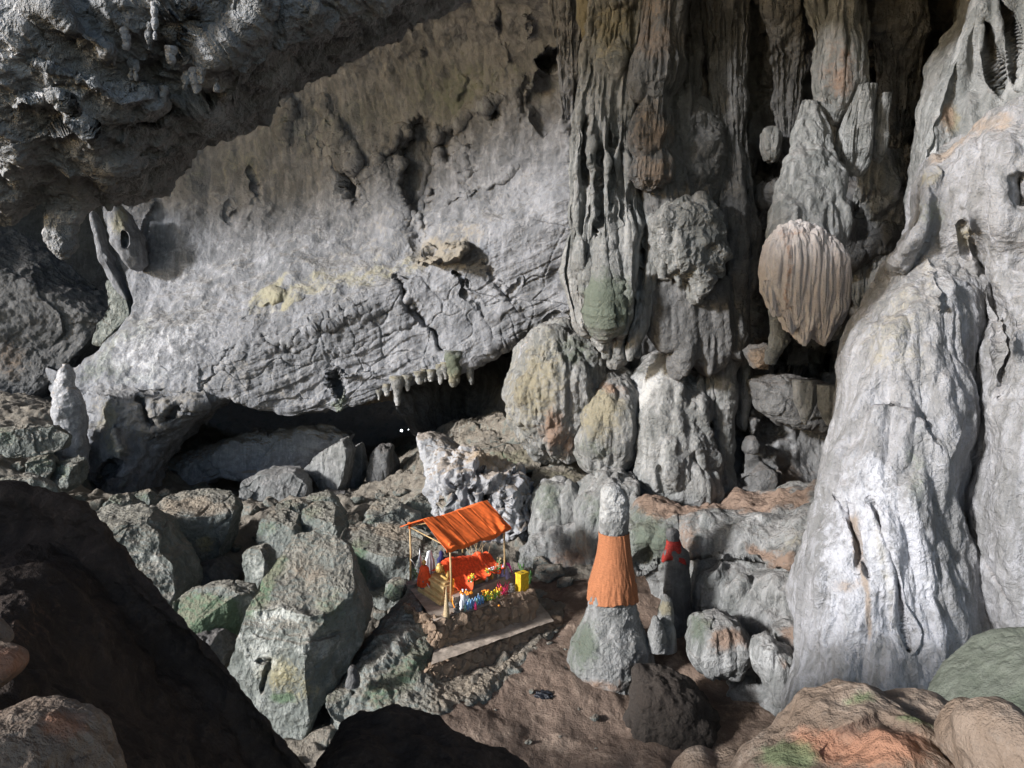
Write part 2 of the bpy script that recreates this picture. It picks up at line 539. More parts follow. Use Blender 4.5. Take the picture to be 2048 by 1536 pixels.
def plain(name, c, rough=.7, var=.15, scale=8.0, bump=0.0, metal=0.0, stretch=(1, 1, 1), trans=0.0, spec=.4, alpha=1.0):
    t = NT(name)
    vec = t.new('ShaderNodeNewGeometry').outputs['Position']
    nz = t.noise(vec, scale, 4, .6, 0, stretch)
    t.link(t.mix(t.ramp(nz, .35, .65), tuple(x * (1 - var) for x in c), tuple(min(1, x * (1 + var)) for x in c)), t.b.inputs['Base Color'])
    t.b.inputs['Roughness'].default_value = rough; t.b.inputs['Metallic'].default_value = metal
    t.b.inputs['Specular IOR Level'].default_value = spec
    if trans: t.b.inputs['Transmission Weight'].default_value = trans; t.b.inputs['IOR'].default_value = 1.3
    if alpha < 1: t.b.inputs['Alpha'].default_value = alpha
    if bump:
        bp = t.new('ShaderNodeBump'); bp.inputs['Distance'].default_value = bump
        t.link(nz, bp.inputs['Height']); t.link(bp.outputs[0], t.b.inputs['Normal'])
    return t.m
# ---------------------------------------------------------------- rock materials
M = {}
M['wall'] = rockmat('limestone_wall', (.122, .127, .137), (.212, .219, .238), (.385, .39, .41), 1.0, .25, .25, ochre=(.27, .255, .18), moss=(.135, .155, .12), dustcol=(.23, .205, .165), palef=.38, bump=.7)
M['ceil'] = rockmat('limestone_ceiling', (.19, .195, .20), (.30, .305, .31), (.43, .43, .44), 1.0, .1, 0, palef=.5, bump=1.2)
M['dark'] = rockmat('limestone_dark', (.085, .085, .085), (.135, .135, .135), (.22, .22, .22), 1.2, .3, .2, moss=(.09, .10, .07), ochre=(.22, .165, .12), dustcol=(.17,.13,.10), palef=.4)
M['flow'] = rockmat('flowstone_grey', (.14, .145, .14), (.22, .22, .215), (.34, .34, .335), 1.4, .6, .1, moss=(.10, .12, .09), ochre=(.22, .195, .13), dustcol=(.22, .15, .11), palef=.4)
M['bright'] = rockmat('flowstone_bright', (.19, .188, .185), (.28, .276, .28), (.40, .40, .425), 1.8, .5, .15, moss=(.19, .205, .15), ochre=(.30, .27, .19), dustcol=(.30, .24, .19), palef=.6)
M['boulder'] = rockmat('boulder_limestone', (.16, .175, .16), (.25, .265, .245), (.44, .45, .42), 1.5, .1, .45, moss=(.11, .17, .10), ochre=(.36, .31, .16), dustcol=(.29, .24, .185), palef=.55, bump=1.8, pits=.5)
M['scree'] = rockmat('scree', (.13, .14, .125), (.20, .21, .19), (.34, .34, .31), 1.6, 0, .55, moss=(.12, .15, .09), ochre=(.30, .26, .15), dustcol=(.30, .24, .185), palef=.4, bump=1.4)
M['floor'] = rockmat('cave_floor_mud', (.135, .097, .075), (.18, .13, .10), (.29, .22, .17), 1.2, 0, 0, moss=(.14, .13, .08), ochre=(.32, .21, .14), dustcol=(.10, .065, .05), palef=.8, bump=.5)
M['fin'] = rockmat('karst_fins', (.26, .265, .28), (.36, .365, .38), (.55, .55, .57), 2.0, .3, .6, dustcol=(.30, .23, .16), palef=.6)
M['pink'] = rockmat('drapery_calcite', (.44, .395, .375), (.52, .475, .455), (.60, .575, .565), 2.5, .25, 0, ochre=(.36, .22, .15), palef=.4, bump=.6)
M['near'] = rockmat('foreground_rock', (.05, .037, .03), (.075, .055, .044), (.14, .105, .085), 5, 0, 0, ochre=(.30, .16, .10), moss=(.11, .13, .07), dustcol=(.10, .06, .045), palef=.4, bump=1)  # shade over the left foreground is put into this very dark colour
M['nearright'] = rockmat('foreground_flowstone', (.20, .145, .105), (.28, .215, .165), (.40, .33, .27), 3, .1, 0, ochre=(.44, .22, .135), moss=(.16, .20, .10), dustcol=(.10, .07, .055), palef=.5, bump=.6, pits=.3)

M['bounce_ground'] = rockmat('bounce_ground', (.55, .55, .55), (.65, .65, .65), (.72, .72, .72), 1.0, 0, 0)
ST = dict(kind='structure')
# ---------------------------------------------------------------- far wall with its overhanging slab
DIRS = (-.40, .1, .91)
cwF = [
    # dark pockets and alcoves
    ('o', 838, 330, 36, 95, 4, -1.5, 6), ('l', [(838, 255), (852, 330), (838, 430), (842, 480)], 9, .55),
    ('o', 800, 300, 22, 40, 20, -.5, 2), ('o', 840, 468, 20, 60, 0, -.6, 2),
    ('l', [(740, 330), (780, 300), (800, 262), (850, 258)], 9, .7), ('l', [(850, 262), (890, 270), (925, 300), (935, 345)], 13, .8),
    ('o', 902, 290, 26, 30, 30, -.8, 3), ('o', 700, 370, 20, 45, -18, -1.1, 3), ('l', [(650, 240), (690, 320), (712, 350)], 16, .8),
    ('o', 585, 255, 60, 60, 0, .9, 2), ('l', [(575, 190), (580, 270)], 9, .8), ('l', [(640, 190), (700, 300), (716, 340)], 14, .9),
    ('l', [(905, 250), (960, 215), (1010, 195)], 11, .6), ('o', 975, 222, 13, 18, 0, .6, 2), ('o', 992, 226, 16, 12, 0, -.6, 3),
    ('o', 1115, 118, 40, 24, -25, -1.8, 4), ('l', [(1125, 110), (1130, 160)], 8, -1.0),
    ('o', 1088, 205, 34, 60, 0, -.9, 4), ('l', [(1048, 150), (1046, 240)], 7, -.5), ('l', [(1105, 170), (1135, 290), (1145, 340)], 11, .6),
    ('o', 1068, 165, 22, 12, 0, .7, 2), ('o', 985, 40, 22, 18, 0, .7, 2), ('o', 1003, 45, 10, 26, 0, -.7, 2),
    ('l', [(925, 150), (915, 200)], 9, .5), ('l', [(845, 95), (840, 120)], 7, .4), ('l', [(962, 160), (975, 215)], 8, .35),
    ('l', [(1050, 30), (1060, 90)], 12, .6), ('l', [(1005, 80), (1010, 130)], 8, .4),
    ('s', [(720, 345), (770, 330), (800, 290)], 60, .35), ('s', [(1040, 345), (960, 380), (935, 300)], 50, .3),
    ('l', [(300, 370), (302, 400), (285, 450), (270, 470)], 7, .5), ('o', 285, 400, 10, 30, 20, -.6, 2),
    ('o', 500, 415, 26, 20, 0, .25, 2), ('o', 540, 420, 16, 12, 0, .3, 2), ('o', 500, 432, 9, 9, 0, .3, 2),
    ('l', [(455, 400), (455, 440), (520, 395)], 6, -.2), ('l', [(500, 330), (505, 370), (530, 395)], 5, -.3),
    ('o', 925, 358, 9, 8, 0, .5, 2), ('l', [(930, 345), (925, 375), (985, 400)], 6, -.3),
    # crumbling shelf
    ('o', 890, 505, 48, 20, -15, 1.3, 3), ('o', 870, 520, 30, 9, -15, .7, 2), ('o', 905, 490, 26, 9, -20, .6, 2),
    ('o', 545, 592, 20, 9, -10, .9, 2), ('l', [(450, 640), (520, 605), (620, 590), (700, 560)], 10, .35),
    # strata face: edge, cracks, holes
    ('l', [(790, 555), (815, 600), (850, 645), (880, 690), (905, 715)], 5, -.75), ('l', [(905, 540), (935, 590), (985, 660), (1000, 690)], 4, -.4),
    ('l', [(905, 545), (942, 572)], 4, -.35),
    ('l', [(965, 530), (1000, 575), (1035, 620), (1058, 640)], 7, -.6), ('l', [(958, 520), (1010, 580), (1050, 628)], 4, .45),
    ('l', [(1000, 620), (1040, 555)], 4, -.2), ('l', [(935, 725), (1000, 690), (1090, 655), (1150, 610)], 6, .45), ('l', [(945, 718), (1060, 665), (1140, 622)], 4, -.5),
    ('o', 687, 620, 6, 6, 0, -1.4, 4), ('o', 665, 661, 6, 5, 0, -1.4, 4), ('o', 520, 634, 3.5, 3.5, 0, -1, 4),
    ('s', [(480, 700), (600, 650), (760, 570), (860, 540)], 55, .35), ('s', [(470, 720), (640, 655), (760, 600)], 20, .3),
    ('l', [(520, 672), (560, 690), (585, 712)], 5, -.5), ('l', [(560, 720), (700, 650), (800, 610)], 4, -.3), ('l', [(600, 740), (700, 700), (850, 640)], 4, -.25),
    ('s', [(660, 745), (760, 735), (880, 710)], 30, .3), ('o', 672, 772, 8, 26, -14, -1.0, 4), ('o', 690, 745, 30, 16, 0, .5, 2),
    ('l', [(280, 790), (300, 840), (310, 850)], 6, -.9), ('l', [(375, 820), (410, 770), (460, 700)], 3, -.4), ('l', [(400, 765), (455, 735), (470, 690)], 3, -.35),
]
cwF = [(f[:6] + (f[6] * (.6 if f[6] > 0 and f[3] < 70 and f[1] != 890 else 1),) + f[7:]) if f[0] == 'o' else (f[:2] + (f[2] * .8, f[3] * .6) if f[0] == 'l' and f[3] > 0 else f) for f in cwF]
cwT = [('b', 'p', [(560, 570), (700, 330), (900, 420), (1150, 300), (1150, 400), (880, 520), (700, 590), (480, 640)], .30, 90),
       ('o', 'l', [(470, 640), (520, 610), (620, 575), (740, 545), (860, 520)], 20, .45), ('o', 'p', [(580, 590), (640, 480), (900, 440), (1050, 400), (900, 520), (700, 560)], .22, 80),
       ('w', 'o', 860, 470, 40, 90, 10, .3, 2), ('w', 'p', [(260, 640), (300, 470), (560, 420), (620, 560), (480, 620), (300, 640)], .22, 60),
       ('w', 'p', [(160, 740), (270, 640), (460, 640), (420, 760), (300, 800)], .4, 50), ('m', 'p', [(150, 735), (270, 630), (320, 640), (240, 720), (420, 760), (200, 770)], .55, 40),
       ('o', 'o', 545, 595, 30, 14, 0, .6, 2), ('o', 'p', [(380, 350), (450, 290), (600, 330), (560, 380)], .4, 60), ('m', 'o', 850, 100, 60, 90, 20, .25, 2), ('m', 'o', 920, 180, 40, 80, 20, .2, 2),
       ('b', 'o', 890, 500, 55, 26, -20, .95, 2), ('b', 'p', [(160, 800), (380, 720), (480, 700), (660, 760), (660, 840), (420, 800), (300, 900), (180, 900)], .35, 60),
       ('m', 'o', 680, 808, 24, 20, 0, .8, 2), ('w', 'p', [(600, 420), (720, 340), (760, 420), (700, 520), (620, 540)], .3, 50), ('m', 'p', [(300, 340), (600, 200), (1150, 60), (1150, 200), (700, 300), (330, 420)], .35, 60)]
C9 = lambda ys, Ys, xs=(160, 350, 480, 600, 720, 840, 950, 1080, 1260): [(x, y, Y) for x, y, Y in zip(xs, ys, Ys)]
wall_rows = [
    C9((-260,) * 9, (36, 35, 34, 33, 31, 29, 28, 26, 24)),
    C9((60, 40, 20, 10, 0, 0, 0, 0, 0), (42, 41, 40, 39, 37, 35, 34, 32, 30)),
    C9((230, 215, 205, 200, 195, 190, 180, 180, 180), (43, 42.5, 42, 41.3, 40, 38.5, 37, 35, 33), (200, 350, 480, 600, 720, 840, 950, 1080, 1260)),
    C9((400, 380, 360, 350, 350, 350, 330, 310, 280), (43, 42.5, 42, 41.5, 40.5, 39.2, 37.5, 35.5, 33.5), (205, 350, 480, 600, 720, 840, 950, 1080, 1260)),
    C9((500, 495, 485, 470, 455, 445, 420, 380, 330), (42.5, 42, 41.5, 40.7, 39.6, 38.4, 36.8, 35, 33), (232, 350, 480, 600, 720, 840, 950, 1080, 1260)),
    C9((600, 610, 612, 592, 560, 528, 470, 410, 360), (41.2, 39.6, 38.5, 37.7, 37.1, 36.4, 35.5, 34.3, 32.6), (268, 375, 490, 600, 720, 840, 950, 1080, 1260)),
    C9((660, 670, 665, 640, 610, 580, 530, 470, 420), (40, 38.2, 37.4, 36.9, 36.4, 35.9, 35.1, 34, 32.4), (235, 350, 480, 600, 720, 840, 950, 1080, 1260)),
    C9((735, 745, 740, 735, 715, 680, 630, 570, 510), (39, 37.5, 36.9, 36.6, 36.2, 35.8, 35.1, 34.1, 32.6), (155, 330, 470, 600, 720, 840, 950, 1080, 1260)),
    C9((800, 785, 800, 832, 815, 770, 726, 652, 592), (38.6, 37.2, 36.9, 36.6, 36.2, 35.9, 35.4, 34.5, 33.1), (160, 330, 460, 570, 705, 835, 940, 1080, 1260)),
    C9((790, 780, 780, 815, 800, 755, 715, 640, 580), (42, 40, 39.6, 39.3, 39, 38.6, 38, 37, 35.5), (170, 335, 465, 570, 705, 835, 940, 1080, 1260)),
    C9((770, 770, 765, 790, 780, 740, 700, 625, 560), (52,) * 9, (180, 345, 470, 570, 705, 835, 940, 1080, 1260)),
]
surf('cave_wall', wall_rows, 720, 760,
     [('fbm', .16, .5, 5), ('fbm', 1.1, .07, 4), ('pit', 1.6, .03), ('ridge', .45, .11, 5), ('flute', .5, .13, .22), ('fbm', 3.5, .02, 3)],
     M['wall'], cwF, cwT, 1.0, jit=11, zones=[
         ([(420, 720), (620, 640), (780, 575), (900, 530), (1180, 380), (1250, 600), (940, 740), (700, 830), (440, 790)], 30, [('strata', DIRS, 2.1, .42), ('strata', DIRS, 5.5, .14), ('crack', 3.4, .10, .02), ('ridge', 2.2, .05, 3)]),
         ([(160, 740), (300, 640), (480, 640), (700, 570), (900, 430), (1140, 300), (1170, 400), (880, 530), (480, 700), (300, 780)], 50, [('pit', .45, .06), ('ridge', 1.6, .07, 3)]),
         ([(120, 740), (420, 700), (700, 700), (700, 840), (400, 800), (160, 820)], 40, [('facet', 1.6, .10), ('ridge', 1.0, .10, 4)]),
         ([(430, 120), (1150, -40), (1150, 230), (700, 330), (560, 300)], 60, [('flute', 1.0, .16, .2), ('knob', 1.2, .05), ('pit', .7, .04)])], **ST)
# the dark beyond: rock that closes the cave behind everything
hull_rows = [
    [(-1600, -700, 30), (-600, -500, 55), (300, -350, 60), (1100, -350, 60), (1900, -350, 46), (2900, -500, 26)],
    [(-1700, 300, 32), (-700, 300, 58), (200, 400, 64), (1100, 400, 64), (2000, 400, 48), (3000, 300, 26)],
    [(-1700, 700, 32), (-700, 750, 56), (200, 820, 62), (1100, 820, 62), (2000, 800, 46), (3000, 900, 26)],
    [(-1700, 1100, 30), (-700, 1000, 50), (200, 960, 56), (1100, 950, 56), (2000, 1000, 42), (3000, 1300, 26)]]
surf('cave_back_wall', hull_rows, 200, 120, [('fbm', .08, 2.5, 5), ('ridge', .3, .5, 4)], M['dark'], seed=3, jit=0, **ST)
# ---------------------------------------------------------------- buttress under the slab at its left end
surf('cave_wall', [
    [(60, 700, 46), (120, 745, 42), (190, 730, 41), (280, 725, 40), (370, 725, 40), (450, 735, 40), (500, 740, 43)],
    [(110, 790, 44), (160, 800, 38.4), (215, 795, 36.8), (290, 800, 36.6), (360, 800, 36.6), (440, 790, 37.4), (470, 800, 42)],
    [(125, 850, 44), (166, 850, 38), (215, 850, 36.2), (270, 850, 36.4), (330, 850, 36.6), (400, 830, 37.6), (430, 825, 42)],
    [(125, 900, 44), (162, 905, 37.6), (205, 900, 36.0), (255, 900, 36.3), (310, 880, 37.0), (365, 865, 38.0), (385, 860, 42)],
    [(130, 950, 44), (160, 955, 37.4), (200, 950, 35.8), (245, 955, 36.0), (280, 940, 36.8), (315, 925, 38.0), (330, 920, 42)],
    [(130, 1060, 43), (165, 1060, 36.8), (205, 1060, 35.4), (245, 1060, 35.6), (275, 1060, 36.4), (300, 1040, 38.0), (310, 1040, 42)]], 300, 300,
    [('fbm', .3, .35, 4), ('fbm', 1.6, .09, 4), ('facet', 1.1, .16), ('ridge', .7, .12, 4)], M['wall'],
    [('o', 215, 940, 34, 16, -30, -1.4, 4), ('l', [(225, 850), (240, 900), (235, 930)], 12, .5), ('l', [(275, 790), (300, 845), (312, 852)], 7, -.8),
     ('s', [(170, 775), (230, 790), (300, 770)], 30, .4), ('o', 345, 825, 28, 12, -40, -.8, 3)],
    [('o', 'o', 210, 830, 30, 40, 0, .7, 2), ('b', 'p', [(170, 790), (420, 740), (430, 800), (300, 900), (180, 900)], .45, 40), ('o', 'o', 230, 900, 30, 30, 0, .5, 2), ('m', 'o', 250, 970, 40, 30, 0, .4, 2), ('w', 'o', 250, 860, 14, 40, 20, .7, 2)],
    2.0, jit=3, **ST)
# ---------------------------------------------------------------- cave ceiling, a bulging mass hanging towards the mouth
ceil_rows = [
    [(-1500, -1700, 12.4), (-500, -900, 12.4), (-70, -90, 12.4), (90, -90, 12.4), (240, -110, 12.4), (335, -130, 12.4), (455, -160, 12.4), (600, -200, 12.4), (760, -260, 12.4), (930, -340, 12.4)],
    [(-1500, -1500, 12.3), (-500, -600, 12.3), (-70, 320, 12.3), (90, 348, 12.3), (240, 342, 12.3), (335, 292, 12.3), (455, 212, 12.3), (600, 122, 12.3), (760, 28, 12.3), (930, -74, 12.3)],
    [(-1500, -1300, 11.4), (-500, -350, 11.4), (-70, 380, 11.4), (90, 408, 11.5), (240, 402, 11.7), (335, 352, 11.8), (455, 272, 11.7), (600, 182, 11.6), (760, 88, 11.5), (930, -14, 11.4)],
    [(-1500, -1320, 10.6), (-500, -380, 10.6), (-70, 325, 10.4), (90, 350, 10.5), (240, 345, 10.7), (335, 290, 10.8), (455, 215, 10.8), (600, 125, 10.7), (760, 35, 10.6), (930, -60, 10.5)],
    [(-1500, -1400, 9.6), (-500, -470, 9.6), (-70, 215, 9.4), (90, 230, 9.4), (240, 212, 9.6), (335, 168, 9.7), (455, 112, 9.7), (600, 42, 9.7), (760, -38, 9.7), (930, -130, 9.7)],
    [(-1500, -1450, 9.2), (-500, -520, 9.2), (-70, 95, 8.9), (90, 100, 8.9), (240, 80, 9), (335, 50, 9.1), (455, 0, 9.2), (600, -60, 9.3), (760, -130, 9.3), (930, -220, 9.3)],
    [(-1500, -1500, 9.3), (-500, -600, 9.3), (-70, -30, 9), (90, -20, 9), (240, -40, 9), (335, -70, 9.1), (455, -110, 9.2), (600, -160, 9.3), (760, -220, 9.3), (930, -310, 9.3)],
    [(-1500, -1600, 11), (-500, -700, 11), (-70, -90, 11), (90, -80, 11), (240, -90, 11), (335, -110, 11), (455, -150, 11), (600, -190, 11), (760, -250, 11), (930, -330, 11)]]
surf('cave_ceiling', ceil_rows, 800, 900,
     [('fbm', .5, .27, 5), ('ridge', .85, -.20, 5), ('billow', 1.8, .13), ('pit', .45, .08), ('fbm', 7, .022, 3), ('facet', 1.1, .07), ('knob', .18, .025)], M['ceil'],
     [('o', 310, 130, 60, 60, 0, -.4, 2), ('l', [(170, 155), (240, 210), (320, 200)], 16, .4), ('l', [(90, 0), (150, 60), (230, 110)], 14, .3), ('l', [(40, 0), (60, 50), (110, 95)], 6, -.35),
      ('o', 350, 50, 36, 50, 20, -.3, 4), ('o', 350, 50, 22, 40, 10, .25, 2), ('l', [(420, 110), (500, 50), (540, 0)], 20, .2), ('o', 600, 40, 50, 40, 0, .25, 2), ('o', 640, 40, 28, 32, 10, .2, 3), ('s', [(0, 300), (140, 240), (300, 250), (480, 160)], 60, .3), ('s', [(60, 120), (200, 160), (330, 190)], 50, .25), ('s', [(0, 200), (120, 180), (220, 300)], 40, .25),
      ('l', [(200, 320), (280, 310), (330, 290)], 14, .25), ('o', 300, 300, 50, 25, -15, -.4, 2)],
     [('w', 'o', 60, 60, 80, 60, 30, .35, 2), ('w', 'l', [(0, 100), (70, 170), (80, 240)], 14, .7)], 4.0, jit=6, **ST)
# the roof above the chamber, out of the picture
surf('cave_ceiling', [
    [(700, -260, 33), (1000, -220, 31), (1300, -120, 28), (1700, -120, 28), (2100, -100, 26), (2700, -100, 20)],
    [(500, -1100, 14), (950, -520, 16), (1300, -360, 18), (1700, -330, 17), (2300, -330, 15), (3200, -400, 12)],
    [(300, -2500, 6), (900, -1900, 7), (1400, -1400, 8), (1900, -1300, 8), (2700, -1200, 8), (4500, -1300, 6)]], 160, 120,
    [('fbm', .15, 1.0, 4), ('ridge', .4, .4, 3)], M['dark'], seed=6, jit=0, **ST)
# ---------------------------------------------------------------- right hand back wall, heavily hung with flowstone
rx = (1180, 1300, 1420, 1540, 1660, 1780, 1900, 2100)
rw = lambda y, Ys: [(x, y, Y) for x, Y in zip(rx, Ys)]
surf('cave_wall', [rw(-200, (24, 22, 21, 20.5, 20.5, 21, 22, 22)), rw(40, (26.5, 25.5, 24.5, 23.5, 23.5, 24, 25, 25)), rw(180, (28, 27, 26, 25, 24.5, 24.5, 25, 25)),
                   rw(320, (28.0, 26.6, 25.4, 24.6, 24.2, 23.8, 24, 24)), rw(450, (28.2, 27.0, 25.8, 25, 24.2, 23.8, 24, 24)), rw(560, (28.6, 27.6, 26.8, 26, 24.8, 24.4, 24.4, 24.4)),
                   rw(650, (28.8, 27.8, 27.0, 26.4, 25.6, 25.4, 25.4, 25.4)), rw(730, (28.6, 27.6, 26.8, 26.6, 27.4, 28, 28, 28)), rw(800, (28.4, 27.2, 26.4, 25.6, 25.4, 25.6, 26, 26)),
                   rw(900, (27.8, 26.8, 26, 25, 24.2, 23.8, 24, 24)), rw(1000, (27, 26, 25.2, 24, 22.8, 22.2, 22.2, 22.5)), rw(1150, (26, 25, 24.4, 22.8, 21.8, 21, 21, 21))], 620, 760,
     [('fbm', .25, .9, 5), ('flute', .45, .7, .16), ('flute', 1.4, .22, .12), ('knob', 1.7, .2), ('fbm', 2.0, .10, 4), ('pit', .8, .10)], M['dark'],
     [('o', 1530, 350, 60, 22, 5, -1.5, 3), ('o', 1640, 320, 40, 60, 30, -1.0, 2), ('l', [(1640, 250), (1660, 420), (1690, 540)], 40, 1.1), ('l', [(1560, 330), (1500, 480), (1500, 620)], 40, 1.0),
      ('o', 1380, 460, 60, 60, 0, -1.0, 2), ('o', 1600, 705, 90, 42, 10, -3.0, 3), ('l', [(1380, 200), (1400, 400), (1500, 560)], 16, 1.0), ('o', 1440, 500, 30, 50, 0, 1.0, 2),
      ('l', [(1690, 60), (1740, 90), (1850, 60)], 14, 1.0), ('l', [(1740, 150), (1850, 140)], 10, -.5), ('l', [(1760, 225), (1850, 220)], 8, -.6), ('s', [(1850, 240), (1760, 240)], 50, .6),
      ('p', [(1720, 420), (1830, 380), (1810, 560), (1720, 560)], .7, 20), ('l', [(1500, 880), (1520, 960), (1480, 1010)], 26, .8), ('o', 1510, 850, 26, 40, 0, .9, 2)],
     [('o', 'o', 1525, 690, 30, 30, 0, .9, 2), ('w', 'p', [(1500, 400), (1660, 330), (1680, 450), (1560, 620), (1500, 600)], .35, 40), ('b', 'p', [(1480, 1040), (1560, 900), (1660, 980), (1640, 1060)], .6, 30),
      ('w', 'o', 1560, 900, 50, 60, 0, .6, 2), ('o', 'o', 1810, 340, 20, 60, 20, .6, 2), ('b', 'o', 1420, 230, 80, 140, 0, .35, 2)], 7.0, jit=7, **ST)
# ---------------------------------------------------------------- the floor and scree as one terrain sheet
ctrl = [  # (px, py, Y)
    (900, 1500, 15.2), (1100, 1500, 15.3), (1300, 1480, 15.5), (1000, 1400, 16.8), (1150, 1400, 17), (820, 1450, 15.8), (1100, 1300, 18.8), (1120, 1240, 20.2), (1150, 1180, 21.8), (1300, 1180, 22), (1350, 1300, 18.8), (1450, 1400, 17), (1560, 1440, 16.2),
    (1040, 1160, 23), (980, 1110, 25), (1100, 1050, 26.5), (1200, 960, 28.5), (700, 1440, 17.2), (600, 1440, 17.6), (450, 1330, 19.5), (380, 1240, 22), (520, 1180, 24.5), (760, 1200, 22.5),
    (300, 1120, 26), (150, 1040, 28), (0, 990, 29), (-300, 960, 28), (500, 1090, 27.5), (700, 1080, 27), (850, 1060, 27.5), (600, 1010, 30.5), (420, 1000, 31.5), (330, 985, 32.5), (780, 1000, 31), (900, 960, 31), (1000, 900, 32), (1080, 850, 33),
    (100, 890, 34), (0, 850, 35.5), (-300, 840, 36), (220, 1000, 33), (120, 820, 38), (0, 800, 40), (500, 1012, 35), (640, 1010, 36), (760, 960, 38), (850, 890, 42), (500, 1010, 44), (700, 960, 48), (840, 872, 50), (240, 1012, 35.5), (170, 1004, 35), (310, 1006, 36), (400, 1012, 35), (900, 850, 38), (960, 840, 40), (200, 820, 46), (0, 760, 50)]
cw = np.array([P(a, b, c) for a, b, c in ctrl])
extra = np.array([(-30, 8, -7), (-30, 20, -6), (-18, 10, -9.5), (-12, 4, -9), (0, 4, -10), (12, 8, -10), (24, 10, -9), (24, 25, -7), (14, 14, -9.8), (24, 40, -5), (-34, 40, -4), (0, 60, -6), (0, -8, -9), (-20, -6, -7), (20, -6, -8), (-45, 20, -5), (-45, 0, -6)], float)
cw = np.concatenate([cw, extra])
def terrain_z(x, y):
    """smooth thin-plate like surface through the control points"""
    d = np.hypot(cw[:, None, 0] - cw[None, :, 0], cw[:, None, 1] - cw[None, :, 1])
    K = np.sqrt(d * d + .6)
    A = np.concatenate([np.concatenate([K + np.eye(len(cw)) * -.15, np.ones((len(cw), 1))], 1), np.concatenate([np.ones((1, len(cw))), [[0]]], 1)], 0)
    w = np.linalg.solve(A, np.append(cw[:, 2], 0))
    out = np.full(x.shape, w[-1])
    for k in range(len(cw)):
        out += w[k] * np.sqrt((x - cw[k, 0]) ** 2 + (y - cw[k, 1]) ** 2 + .6)
    return out
def terrain():
    ny, nx = int(900 * Q), int(1000 * Q)
    v = np.linspace(0, 1, ny); Yy = -8 + 20 * v + 48 * v ** 2.2
    u = np.linspace(-1, 1, nx)
    y = np.repeat(Yy[:, None], nx, 1)
    x = -3 + (28 * np.sign(u) * np.abs(u) ** 1.25)[None] + 0 * y
    x = np.where(x < -3, (x + 3) * 1.6 - 3, x)
    z = terrain_z(x, y)
    V = np.stack([x, y, z], -1)
    px, py = proj(V)
    q = V.reshape(-1, 3)
    # how rough: smooth trodden mud on the right, boulders and scree elsewhere
    smooth = feats(px, py, [('p', [(760, 1560), (840, 1440), (1000, 1380), (1090, 1280), (1060, 1165), (1330, 1150), (1400, 1300), (1640, 1440), (1700, 1700), (700, 1700)], 1.0, 40)])
    smooth = np.clip(smooth, 0, 1) * (y < 24)
    rough = disp(q, [('facet', 1.3, .13), ('ridge', .4, .34, 5), ('facet', .5, .06), ('fbm', 1.6, .12, 5)], 2.0).reshape(px.shape)
    soft = disp(q, [('fbm', .45, .20, 5), ('ridge', .5, -.05, 4), ('fbm', 2.2, .03, 4), ('knob', .35, .012)], 5.0).reshape(px.shape)
    V[..., 2] += rough * (1 - smooth) + soft * smooth
    tint = stains(px, py, [('w', 'p', [(760, 1560), (840, 1440), (960, 1400), (1180, 1500), (1150, 1600)], .0, 40)])
    tint[..., 0] = smooth * np.clip(perlin(q * .6).reshape(px.shape) * .8, 0, 1)
    tint[..., 2] = smooth * np.clip(perlin(q * .75 + 7).reshape(px.shape) * 1.5 - .1, 0, 1)
    tint[..., 3] = smooth * np.clip(perlin(q * .5 + 3).reshape(px.shape) * 1.2, 0, 1)
    F = gridF(nx, ny)
    cen = smooth.reshape(-1)[F].mean(1)
    V = V.reshape(-1, 3); tint = tint.reshape(-1, 4)
    for nm, sel, mt in (('cave_floor', cen > .5, M['floor']), ('cave_scree', cen <= .5, M['scree'])):
        Fs = F[sel]; used = np.unique(Fs); inv = np.zeros(len(V), np.int64); inv[used] = np.arange(len(used))
        mesh(nm, V[used], inv[Fs][:, ::-1], mt, tint[used], kind='structure')
terrain()
# ---------------------------------------------------------------- the rest of the chamber round the camera: roof, sides, the arch of the cave mouth far to the left, and added light blockers
def wsurf(name, rows, nu, nv, spec, mat, seed=0.0, **tg):
    A = resample(np.array(rows, float), nv); V = resample(A.transpose(1, 0, 2), nu).transpose(1, 0, 2)
    V = V + gnormal(V) * disp(V.reshape(-1, 3), spec, seed).reshape(V.shape[:2])[..., None]
    return mesh(name, V.reshape(-1, 3), gridF(nu, nv), mat, **tg)
SA = R(SUN_AZ0)
def mouth(s, r, z):
    return (-math.cos(SA) * s - math.sin(SA) * r, -math.sin(SA) * s + math.cos(SA) * r, z)
ar = [(-26, -12), (-18, 6), (-8, 21), (6, 25), (12, 26), (17, 25), (21, 22.5), (25, 24), (30, 26.5), (38, 22), (47.6, 17.5), (56, 19), (66, 12), (80, -10)]  # unseen arch edge, shaped to set where shade begins on the far wall
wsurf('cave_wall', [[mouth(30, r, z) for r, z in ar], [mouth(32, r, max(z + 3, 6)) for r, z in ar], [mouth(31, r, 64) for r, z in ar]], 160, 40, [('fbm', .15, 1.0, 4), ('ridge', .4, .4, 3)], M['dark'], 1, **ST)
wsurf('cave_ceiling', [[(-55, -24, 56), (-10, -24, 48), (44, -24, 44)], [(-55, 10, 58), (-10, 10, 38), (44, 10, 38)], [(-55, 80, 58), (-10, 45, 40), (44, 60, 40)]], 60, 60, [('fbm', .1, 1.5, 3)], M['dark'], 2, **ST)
wsurf('cave_wall', [[(30, -16, 48), (36, -5, 46), (36, 20, 42), (36, 60, 42)], [(30, -16, -12), (36, -5, -12), (36, 20, -12), (36, 60, -12)]], 120, 50, [('fbm', .1, 1.5, 3)], M['dark'], 3, **ST)
